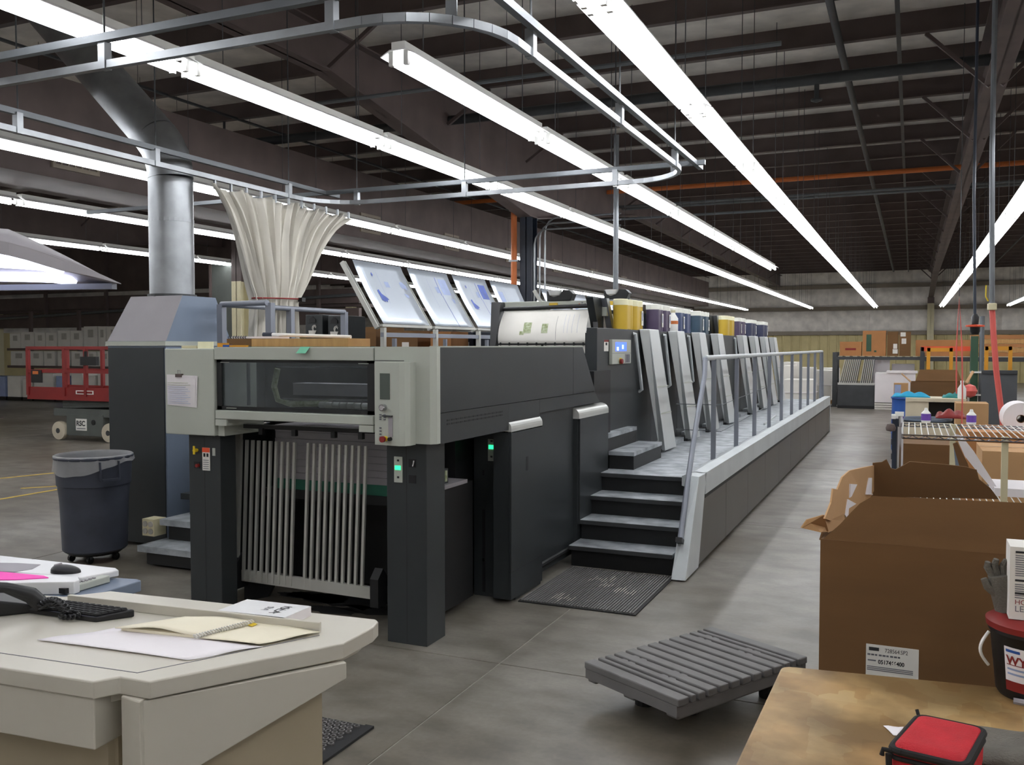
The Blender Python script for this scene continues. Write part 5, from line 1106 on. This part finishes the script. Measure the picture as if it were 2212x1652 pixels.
# drums, bench and bins
def drum(c, h, r, mat, lab, lid=True, rimmat=None):
    t = thing('plastic_drum', lab, 'drum', c)
    MB().lathe([(r*.95, 0), (r, .04), (r, h*.32), (r*1.03, h*.34), (r, h*.36), (r, h*.64), (r*1.03, h*.66), (r, h*.68), (r*.98, h-.05), (r, h)], c, 28).build('drum_body', mat, t, smooth=True)
    MB().lathe([(r, h-.01), (r*1.04, h-.005), (r*1.04, h+.02), (r*.98, h+.02), (r*.96, h+.003)], c, 28, cap=False).build('rim', rimmat or mat, t, smooth=True)
q = onZ(2003, 904, .88); drum((q.x, q.y, 0), .87, .27, 'dark_blue', 'open topped dark blue drum with pale rim behind the wire shelf', rimmat='press_blue')
q = onZ(1968, 860, .9); drum((q.x, q.y, 0), .9, .3, 'blue', 'bright blue drum beside the pale work stand')
bn = thing('work_stand', 'pale wooden work stand with dark recess between the drums', 'stand', (.4, 14.2, 0))
b = pxb(1955, 862, 2088, 925, 14.0, .6, 0); MB().box(b[0], b[1], 14, 14.6, b[5]-.05, b[5]).build('stand_top', 'pale_board', bn); MB().box(b[0], b[0]+.3, 14.02, 14.58, 0, b[5]-.05).build('side_panel', 'pale_board', bn); MB().box(b[1]-.12, b[1], 14.02, 14.58, 0, b[5]-.05).build('side_panel', 'pale_board', bn); MB().box(b[0]+.3, b[1]-.12, 14.5, 14.58, 0, b[5]-.05).build('back_panel', 'bin_grey', bn); MB().box(b[0]+.3, b[1]-.12, 14.1, 14.5, 0, .62).build('bin', 'bin_grey', bn)
st_top = b[5]
def rag(c, w, d_, h, mat, lab, seed=0, name='rag'):
    def fn(u, v):
        e = (math.sin(math.pi*u)*math.sin(math.pi*v))**.4; return (c[0]+(u-.5)*w, c[1]+(v-.5)*d_, c[2]+.004+h*e*(.55+.45*math.sin(u*9+seed)*math.cos(v*7+seed)))
    return tag(MB().grid(fn, 16, 10).build(name, mat, smooth=True, solid=.006), lab, 'rag')
q = onY(1968, 862, 14.2); rag((q.x, 14.25, st_top), .5, .2, .09, 'cyan', 'bright cyan rags heaped on the work stand', 1); q = onY(2060, 862, 14.3); rag((q.x, 14.3, st_top), .3, .2, .09, 'teal', 'teal rag on the work stand beside the white jug', 2)
q = onY(2078, 860, 14.1); jg = thing('white_jug', 'white bottle standing at the edge of the work stand', 'bottle', (q.x, 14.15, st_top)); MB().lathe([(.05, 0), (.055, .02), (.055, .14), (.02, .2), (.02, .22)], (q.x, 14.15, st_top), 14).build('body', 'white_metal', jg, smooth=True); MB().lathe([(.024, .22), (.024, .25)], (q.x, 14.15, st_top), 10).build('cap', 'white_metal', jg)
q = onY(2095, 856, 14.3); tag(MB().lathe([(0, -.1), (.07, -.07), (.1, 0), (.07, .07), (0, .1)], (q.x, 14.35, st_top+.1), 16).build('tape_ball', 'red_hose', smooth=True), 'salmon pink ball of tape on the work stand', 'ball')
carton(pxb(2064, 872, 2136, 918, 13.0, .45, .0), 'tan carton standing in front of the work stand', 'cardboard_light')
q = onZ(2050, 905, .89); rag((q.x+.02, q.y, .905), .34, .3, .12, 'red', 'dark red rag heaped over the open drum rim', 4)
oc = thing('open_carton', 'open brown carton with raised flaps beyond the work stand', 'box', (.6, 17.4, 0))
b = pxb(1966, 828, 2090, 865, 17.0, .8, 0)
for s_ in ((b[0], b[1], 17.0, 17.02), (b[0], b[1], 17.78, 17.8), (b[0], b[0]+.02, 17.02, 17.78), (b[1]-.02, b[1], 17.02, 17.78)): MB().box(*s_, 0, b[5]).build('side_panel', 'cardboard', oc)
MB().slab([(b[0]+.08, 17.79, b[5]), (b[1]-.05, 17.79, b[5]), (b[1]-.12, 17.9, b[5]+.2), (b[0]+.15, 17.9, b[5]+.2)], .01).build('rear_flap', 'cardboard', oc)
MB().slab([(b[0], 17.05, b[5]), (b[0], 17.75, b[5]), (b[0]-.15, 17.7, b[5]+.14), (b[0]-.15, 17.1, b[5]+.14)], .01).build('left_flap', 'cardboard_light', oc); MB().slab([(b[1], 17.05, b[5]), (b[1], 17.75, b[5]), (b[1]+.1, 17.7, b[5]+.2), (b[1]+.1, 17.1, b[5]+.2)], .01).build('right_flap', 'cardboard_light', oc)
# hanging services on the right
def hang(pts, r, mat, name, lab, cat): return tag(MB().tube(pts, r, 8).build(name, mat, smooth=True), lab, cat)
def P(x, y, Y): return onY(x, y, Y)
hang([P(2143, 330, 9)+V(0, 0, 1.6), P(2143, 330, 9), P(2143, 655, 9)], .022, 'strut', 'drop_pole', 'grey service pole hanging from the roof above the red hose', 'pole')
cnb = thing('hose_connector', 'beige connector box at the lower end of the grey service pole', 'connector', tuple(P(2143, 662, 9))); q = P(2143, 655, 9); MB().box(q.x-.035, q.x+.035, 8.96, 9.04, q.z-.06, q.z+.0).build('connector_body', 'cream', cnb, bevel=.006); MB().tube([q+V(-.03, 0, .02), q+V(-.05, 0, .06), q+V(-.05, 0, .16)], .006, 6).build('yellow_cord', 'yellow', cnb)
hang([P(2143, 664, 9), P(2146, 720, 9), P(2152, 800, 9), P(2166, 912, 9.0), P(2172, 990, 9.0), V(P(2172, 990, 9.0).x, 9.0, .0)], .024, 'red_hose', 'air_hose', 'salmon red air hose hanging down to the floor', 'hose')
hang([P(2104, 420, 10)+V(0, 0, 2.4), P(2104, 420, 10), P(2106, 690, 10)], .014, 'dark_blue', 'power_drop', 'dark power cable hanging beside the green post', 'cable')
pg = thing('power_plug', 'black plug with orange ring at the end of the dark hanging cable', 'plug', tuple(P(2106, 722, 10))); q = P(2106, 722, 10)
MB().lathe([(.03, .0), (.045, .03), (.045, .09), (.03, .1), (.035, .17), (.02, .2)], q, 14).build('plug_body', 'black_plastic', pg, smooth=True); MB().lathe([(.045, .07), (.085, .075), (.085, .09), (.045, .095)], q, 18).build('orange_ring', 'orange_red', pg)
tag(MB().tube([V(P(2072, 640, 12).x, 12.0, ZR), P(2072, 640, 12)], .004, 5).build('hanging_wire', 'steel_dark'), 'thin dark wire holding up the looped reddish hose', 'wire')
hang([P(2066, 850, 12), P(2066, 750, 12), P(2072, 640, 12), P(2078, 750, 12), P(2079, 850, 12), V(P(2079, 850, 12).x, 12.0, 0)], .008, 'red_hose', 'thin_hose', 'thin reddish hose looped over a wire before the yellow frame', 'hose')
gp = thing('green_post', 'green post with grey pole strapped to it', 'post', (1.4, 18, 0)); q = P(2104, 800, 18)
MB().box(q.x-.06, q.x+.06, 17.95, 18.07, 0, 1.95).build('post_body', 'green_post', gp); MB().tube([(q.x+.11, 17.95, 0), (q.x+.11, 17.95, 2.3)], .04, 8).build('grey_pole', 'strut', gp)
for z in (.9, 1.3): MB().box(q.x-.07, q.x+.16, 17.9, 17.95, z, z+.03).build('strap', 'white_metal', gp)
dk = thing('dark_board', 'tall black board standing right of the green post', 'board', (1.9, 17, 0)); b = pxb(2118, 800, 2198, 920, 17, .05, 0); MB().box(*b).build('board_panel', 'bin_grey', dk); MB().box(b[0], b[1], 16.97, 17, b[5]-.06, b[5]).build('board_rail', 'steel_dark', dk)
# yellow frames and orange rack
def yframe(x0, y0, x1, Y, lab):
    a, c = P(x0, y0, Y), P(x1, y0, Y); t = thing('yellow_frame', lab, 'frame', ((a.x+c.x)/2, Y, 0))
    for x in (a.x+.03, c.x-.03): MB().box(x-.04, x+.04, Y-.04, Y+.04, 0, a.z).build('frame_leg', 'yellow_steel', t)
    MB().box(a.x, c.x, Y-.04, Y+.04, a.z-.09, a.z).build('frame_top', 'yellow_steel', t); MB().box(a.x, c.x, Y-.03, Y+.03, .4, .47).build('frame_brace', 'yellow_steel', t)
yframe(2003, 751, 2058, 24, 'yellow steel frame in front of the orange shelf beam'); yframe(2128, 748, 2186, 24, 'yellow steel frame behind the red air hose')
rk2 = thing('storage_rack', 'long grey storage rack with dark beam carrying cartons near the far wall', 'rack', (1.0, 28.5, 0))
for x in (1803, 1992):
    q = P(x, 800, 28.2)
    for y in (28.2, 29.1): MB().box(q.x-.06, q.x+.06, y-.04, y+.04, 0, 1.6).build('upright', 'steel_dark', rk2)
    MB().box(q.x-.12, q.x+.12, 28.1, 29.2, 0, .02).build('foot_plate', 'steel_dark', rk2)
    for k in range(4): MB().bar((q.x, 28.2, .2+k*.35), (q.x, 29.1, .45+k*.35), .03, .03).build('lattice', 'steel_dark', rk2)
a, c = P(1803, 770, 28.2), P(1992, 770, 28.2); BZ = a.z
MB().box(a.x, c.x, 28.15, 28.25, BZ-.09, BZ).build('beam', 'steel_dark', rk2); MB().box(a.x, c.x, 29.05, 29.15, BZ-.09, BZ).build('beam', 'steel_dark', rk2)
k = a.x+.1
while k < c.x: MB().box(k, k+.12, 28.2, 29.1, BZ, BZ+.02).build('deck_board', 'pale_board', rk2); k += .2
e = P(2240, 770, 28.2); MB().box(c.x, e.x, 28.15, 28.25, BZ-.12, BZ).build('beam', 'steel_dark', rk2); MB().box(c.x, e.x, 28.2, 29.1, BZ, BZ+.02).build('deck_board', 'pale_board', rk2); MB().box(e.x, e.x+.12, 28.15, 29.15, 0, 1.6).build('upright', 'steel_dark', rk2)
for y_ in (28.14,): MB().box(P(1990, 752, 27.5).x, P(2100, 752, 27.5).x, 27.45, 27.55, P(1990, 758, 27.5).z, P(1990, 748, 27.5).z).build('orange_beam', 'orange_red', rk2)
MB().box(P(1988, 760, 27.5).x, P(1996, 760, 27.5).x, 27.45, 27.6, 0, 1.75).build('upright', 'steel_dark', rk2); MB().box(P(2096, 760, 27.5).x, P(2102, 760, 27.5).x, 27.45, 27.6, 0, 1.75).build('upright', 'steel_dark', rk2)
zb = BZ+.022
carton(pxb(1814, 738, 1861, 769, 28.3, .5, zb), 'small orange-brown carton at the end of the rack shelf', 'cardboard_warm', marks=((.25, .75, .4, .55, 'red'),))
carton(pxb(1863, 714, 1914, 769, 28.3, .6, zb), 'tall carton with dark green printed panel on the rack shelf', 'cardboard_warm', marks=((.16, .38, .18, .85, 'green_post'), (.5, .6, .15, .22, 'green_post')))
carton(pxb(1916, 716, 1941, 769, 28.3, .6, zb), 'narrow carton with stacked white labels on the rack shelf', 'cardboard', marks=((.5, .95, .1, .28, 'white_card'), (.55, .9, .3, .5, 'white_card')))
carton(pxb(1942, 716, 1968, 769, 28.3, .6, zb), 'narrow carton with tilted white labels on the rack shelf', 'cardboard', marks=((.1, .55, .8, .97, 'white_card'), (.2, .6, .5, .72, 'white_card')))
carton(pxb(1978, 734, 2098, 762, 28.4, .5, zb), 'long low carton on the rack above the orange beam', 'cardboard_warm')
lm = thing('lumber_stack', 'stack of long tan boards on the rack at the far right', 'lumber', (2.6, 28.6, zb))
for k in range(5): bb = pxb(2112+8*(k % 2), 0, 2236, 0, 28.3, .5); MB().box(bb[0], bb[1], 28.25+.02*k, 28.8, zb+k*.12, zb+.11+k*.12).build('board', 'wood_light' if k % 2 else 'cardboard_warm', lm)
# slanted rod rack and white blocks below
rr2 = thing('screen_rack', 'dark rack of slanted metal rods under the rack shelf', 'rack', (-1.3, 27.8, 0))
b = pxb(1809, 832, 1889, 862, 27.6, .7, .08); MB().box(*b).build('rack_base', 'steel_dark', rr2); MB().box(b[0], b[1], 27.6, 28.3, 0, .08).build('plinth', 'press_black', rr2)
for g_ in range(2):
    for k in range(9 if g_ == 0 else 6):
        q0 = P(1812+k*4.4+g_*46, 832, 27.65); q1 = P(1826+k*4.0+g_*42, 776, 27.65); MB().bar(q0, q1, .022, .022).build('rod', 'alu', rr2); MB().bar(q0+V(0, .6, 0), q1+V(0, .6, 0), .022, .022).build('rod', 'steel_dark', rr2)
MB().box(b[0], b[1], 27.6, 27.64, b[5], b[5]+.06).build('slotted_rail', 'alu', rr2)
def block(box, lab, mat='paper', grp='white stock blocks by the rack'): return tag(MB().box(*box).build('stock_block', mat, bevel=.01), lab, 'stock', grp)
t = thing('stock_pile', 'tall white pile of stock beside the rod rack', 'stock', (-.6, 27.8, 0)); b = pxb(1889, 806, 1978, 878, 27.4, .9, 0)
MB().box(b[0], b[1], 27.4, 28.3, .2, b[5]).build('white_block', 'paper', t); 
for k in range(3): MB().box(b[0], b[1]-.4, 27.4, 28.3, k*.065, k*.065+.05).build('board_layer', 'white_card', t)
MB().box(b[0]+.3, b[1]+.05, 27.35, 28.3, b[5], b[5]+.05).build('top_sheet', 'paper', t)
block(pxb(1884, 776, 1922, 870, 28.5, .3, 0), 'upright white panel behind the white stock pile', grp=None); block(pxb(1925, 786, 1976, 870, 28.7, .3, 0), 'lower white panel behind the white stock pile', grp=None)
cs_ = carton(pxb(1930, 828, 1962, 880, 26.6, .4, 0), 'carton with pale blue label before the white stock pile', 'cardboard_light', marks=((.05, .5, .5, .95, 'ink_soft'),))
# wrapped pallets past the end of the gallery
for k, (x0, y0, x1, Y) in enumerate(((1688, 782, 1722, 29), (1690, 820, 1760, 26.5), (1724, 794, 1760, 28.5), (1752, 800, 1798, 29.5), (1772, 795, 1812, 30.5), (1690, 790, 1715, 27.5))):
    b = pxb(x0, y0, x1, 860, Y, .9, 0); t = thing('wrapped_pallet', ['tall white wrapped pallet by the gallery end', 'low white wrapped pallet just past the gallery railing', 'white wrapped pallet between two others past the gallery', 'white wrapped pallet left of the storage rack upright', 'far white wrapped pallet near the storage rack', 'white wrapped pallet partly behind the low one'][k], 'pallet', ((b[0]+b[1])/2, Y+.45, 0))
    MB().box(b[0], b[1], Y, Y+.9, 0, .11).build('pallet_base', 'pallet_wood', t); MB().box(b[0]+.02, b[1]-.02, Y+.02, Y+.88, .11, b[5]).build('wrapped_load', 'white_card', t, bevel=.02)
    MB().box(b[0]-.01, b[1]+.01, Y-.01, Y+.91, b[5]*.55, b[5]*.55+.02).build('wrap_edge', 'paper', t)
# ================================================================== LEFT BACKGROUND
# scissor lift
SL = thing('scissor_lift', 'red railed scissor lift parked beyond the trash can', 'lift', (-14.2, 12.7, 0)); LY = 12.25
for x, y in ((-14.73, LY), (-13.45, LY), (-14.73, LY+.75), (-13.45, LY+.75)):
    MB().lathe([(.06, -.06), (.17, -.05), (.18, 0), (.17, .05), (.06, .06)], (x, y, .181), 20, 'y').build('wheel', 'wheel', SL, smooth=True); MB().lathe([(.05, -.065), (.05, .065)], (x, y, .18), 12, 'y').build('hub', 'steel_dark', SL)
MB().box(-14.55, -13.62, LY-.02, LY+.78, .1, .5).build('chassis', 'lift_grey', SL, bevel=.01); MB().box(-14.9, -13.2, LY, LY+.75, .46, .6).build('deck_tray', 'lift_grey', SL)
dcl = MB().box(-14.3, -14.02, LY-.026, LY-.02, .2, .42).build('decal', 'white_card', SL); txt('RSC', .13, (-14.285, LY-.0265, .29), (1, 0, 0), (0, 0, 1), 'text_dark', dcl, bold=.004); MB().box(-14.27, -14.05, LY-.028, LY-.026, .23, .245).build('decal_line', 'text_grey', dcl)
MB().lathe([(.05, 0), (.05, -.01)], (-13.85, LY-.02, .36), 12, 'y').build('port', 'press_black', SL)
for k in range(3): MB().bar((-14.75, LY+.1, .62+k*.05), (-13.2, LY+.1, .68+k*.05), .05, .045).build('scissor_arm', 'lift_grey', SL); MB().bar((-14.75, LY+.65, .68+k*.05), (-13.2, LY+.65, .62+k*.05), .05, .045).build('scissor_arm', 'lift_grey', SL)
RX0, RX1, RZ0, RZ1 = -15.55, -13.3, .8, 1.74
MB().box(RX0, RX1, LY-.05, LY+.85, .76, .84).build('platform', 'red', SL)
for y in (LY-.05, LY+.83):
    MB().box(RX0, RX1, y, y+.02, .84, 1.0).build('toe_board', 'red', SL)
    for z in (1.3, RZ1): MB().bar((RX0, y+.01, z), (RX1, y+.01, z), .05, .06).build('rail', 'red', SL)
    for x in (RX0+.03, -14.55, -14.0, RX1-.03): MB().bar((x, y+.01, .84), (x, y+.01, RZ1), .06, .06).build('rail_post', 'red', SL)
for x in (RX0+.03, RX1-.03):
    for z in (1.3, RZ1): MB().bar((x, LY-.04, z), (x, LY+.84, z), .05, .05).build('rail', 'red', SL)
MB().box(-14.05, -13.65, LY-.12, LY-.05, 1.42, 1.58).build('control_box', 'black_plastic', SL); MB().tube([(-13.95, LY-.08, 1.58), (-13.95, LY-.08, 1.68)], .03, 8).build('joystick', 'black_plastic', SL)
MB().box(-15.4, -15.12, LY-.08, LY-.05, 1.08, 1.32).build('manual_box', 'black_plastic', SL); MB().box(-15.35, -15.2, LY-.085, LY-.08, 1.24, 1.3).build('manual_label', 'orange', SL)
dc2 = MB().box(-14.25, -13.8, LY-.055, LY-.05, .88, .95).build('model_plate', 'white_card', SL); MB().box(-14.22, -13.83, LY-.057, LY-.055, .895, .935).build('plate_print', 'red', dc2)
# rack of white cartons
WR = thing('carton_rack', 'dark rack shelves holding white cartons beyond the scissor lift', 'rack', (-24, 22, 0)); WY = 21.6
z1, z2 = P(100, 752, WY).z, P(100, 790, WY).z
for z in (z1, z2):
    a, c = P(15, 752, WY), P(330, 752, WY); MB().box(a.x, c.x, WY, WY+1.0, z-.08, z).build('shelf', 'brown_steel', WR)
for x in (15, 120, 225, 330): q = P(x, 752, WY); MB().box(q.x-.05, q.x+.05, WY+.9, WY+1.0, 0, 3.0).build('upright', 'brown_steel', WR)
cnt = 0
tiers = [(z1, [(21, 44, 720), (45, 73, 717), (75, 97, 719), (99, 122, 719), (125, 151, 714), (152, 178, 714), (181, 210, 705), (212, 228, 705), (230, 262, 705), (264, 300, 712)]), (z2, [(23, 58, 757), (64, 92, 757), (95, 118, 758), (124, 150, 757), (154, 180, 757), (186, 208, 757), (210, 240, 757), (242, 280, 757)])]
for ti, (z, row) in enumerate(tiers):
    for k, (x0, x1, y0) in enumerate(row):
        a = P(x0, y0, WY+.05); c = P(x1, y0, WY+.05); zt2 = a.z if ti == 0 else min(a.z, z1-.1)
        t = thing('white_carton', 'white printed carton on the '+('upper' if ti == 0 else 'lower')+' shelf of the dark carton rack', 'box', ((a.x+c.x)/2, WY+.4, z), 'white cartons on the '+('upper' if ti == 0 else 'lower')+' rack shelf')
        MB().box(a.x, c.x, WY+.05, WY+.75, z+.002, zt2).build('carton_body', 'white_card', t)
        w2 = (c.x-a.x); MB().box(a.x+w2*.3, a.x+w2*.7, WY+.045, WY+.05, z+(zt2-z)*.5, z+(zt2-z)*.85).build('printed_mark', 'dust', t)
# low stacks of sheets on pallets
for k, (x0, x1, y0, Y, mat) in enumerate(((-60, 13, 812, 20.6, 'ink_soft'), (15, 46, 812, 20.6, 'white_card'), (48, 70, 818, 20.6, 'white_card'), (72, 117, 806, 20.6, 'white_card'), (120, 150, 812, 20.6, 'ink_soft'), (153, 180, 806, 20.6, 'white_card'), (182, 206, 812, 20.6, 'white_card'), (210, 260, 806, 20.6, 'white_card'))):
    a, c = P(x0, y0, Y), P(x1, y0, Y); t = thing('sheet_stack', 'low pale stack of sheets on a dark skid before the carton rack', 'paper stack', ((a.x+c.x)/2, Y+.4, 0), 'sheet stacks before the carton rack')
    MB().box(a.x, c.x-.03, Y, Y+.8, 0, .12).build('skid', 'press_black', t); MB().box(a.x+.02, c.x-.05, Y, Y+.8, .12, a.z).build('sheets', mat, t)
# mezzanine edge above
mz = thing('mezzanine', 'dark brown mezzanine edge with girders at the far left', 'mezzanine', (-24, 24, 2.4))
for z0, z1_ in ((2.45, 2.95), (3.1, 3.55), (3.7, 5.4)): MB().box(-32.8, -15.5, 23.6, 23.75, z0, z1_).build('girder', 'brown_steel', mz)
MB().box(-32.8, -15.5, 23.75, 30, 3.0, 3.1).build('deck', 'brown_steel', mz); MB().tube([(-32.8, 23.5, 2.75), (-15.5, 23.5, 3.35)], .05, 8).build('sloped_pipe', 'strut', mz)
for x in range(-32, -15, 3): MB().box(x, x+.1, 23.5, 23.6, 2.45, 5.3).build('stiffener', 'brown_steel', mz)
for x in (-32, -26.5, -21, -16): MB().box(x-.12, x+.12, 23.8, 24.05, 0, 3.0).build('mezzanine_post', 'cream', mz)
pn2 = thing('partition_panel', 'dark olive partition panel left of the cream column', 'panel', (-14.3, 16.4, 0)); b = pxb(455, 562, 508, 745, 16.3, .08, 0)
MB().box(*b).build('panel_sheet', 'lift_grey', pn2)
for x in (b[0], b[1]-.06): MB().box(x, x+.06, 16.27, 16.3, 0, b[5]).build('panel_frame', 'brown_steel', pn2)
# cooling cabinets with round emblem
for k, (x0, x1, y0) in enumerate(((660, 697, 679), (709, 742, 681))):
    b = pxb(x0, y0, x1, 745, 9.5, .5, 0); t = thing('cooling_cabinet', ['dark cooling cabinet with white round emblem behind the guard rail', 'dark cooling cabinet with white round emblem beside the guard rail corner'][k], 'cabinet', ((b[0]+b[1])/2, 9.7, 0))
    MB().box(*b).build('cabinet_body', 'press_dark', t, bevel=.01); cxm = (b[0]+b[1])/2-.02
    swirl((cxm+.035, 9.495, b[5]-.17), .05, (1, 0, 0), (0, 0, 1), 'white_card', t); MB().prism([(cxm-.06, b[5]-.2), (cxm-.055, b[5]-.25), (cxm+.03, b[5]-.255), (cxm+.06, b[5]-.2), (cxm+.0, b[5]-.2)], 'y', 9.493, 9.499).build('emblem', 'white_card', t)
    MB().prism([(cxm-.05, b[5]-.1), (cxm+.05, b[5]-.1), (cxm+.05, b[5]-.06), (cxm, b[5]-.02), (cxm-.05, b[5]-.06)], 'y', 9.49, 9.5).build('grip_hole', 'press_black', t)
carton(pxb(746, 708, 774, 745, 12.6, .9, 0), 'tall brown carton stack right of the cooling cabinets', marks=((.1, .3, .82, .86, 'white_card'),)); carton(pxb(776, 706, 812, 745, 12.6, .9, 0), 'tall brown carton with small tag left of the plate rack foot', marks=((.1, .3, .82, .86, 'white_card'),))
carton(pxb(828, 714, 902, 745, 12.5, .9, 0), 'wide brown carton with white tag under the first plates', marks=((.55, .75, .86, .91, 'white_card'),)); carton(pxb(930, 716, 974, 745, 12.5, .6, 0), 'brown carton under the second plate', 'cardboard_warm')
for k, (x0, x1) in enumerate(((978, 1022), (1026, 1068))): b = pxb(x0, 716, x1, 745, 13.2, .6, 0); t = thing('steel_locker', ['dark blue locker with white notice under the third plate', 'dark blue locker next to the guard arm'][k], 'cabinet', ((b[0]+b[1])/2, 13.5, 0)); MB().box(*b).build('locker_body', 'dark_blue', t, bevel=.01); MB().box(b[0]+.08, b[0]+.3, 13.19, 13.2, 1.62, 1.84).build('notice', 'white_card', t) if k == 0 else MB().box(b[1]-.06, b[1]-.04, 13.18, 13.2, 1.0, 1.2).build('locker_handle', 'chrome', t)
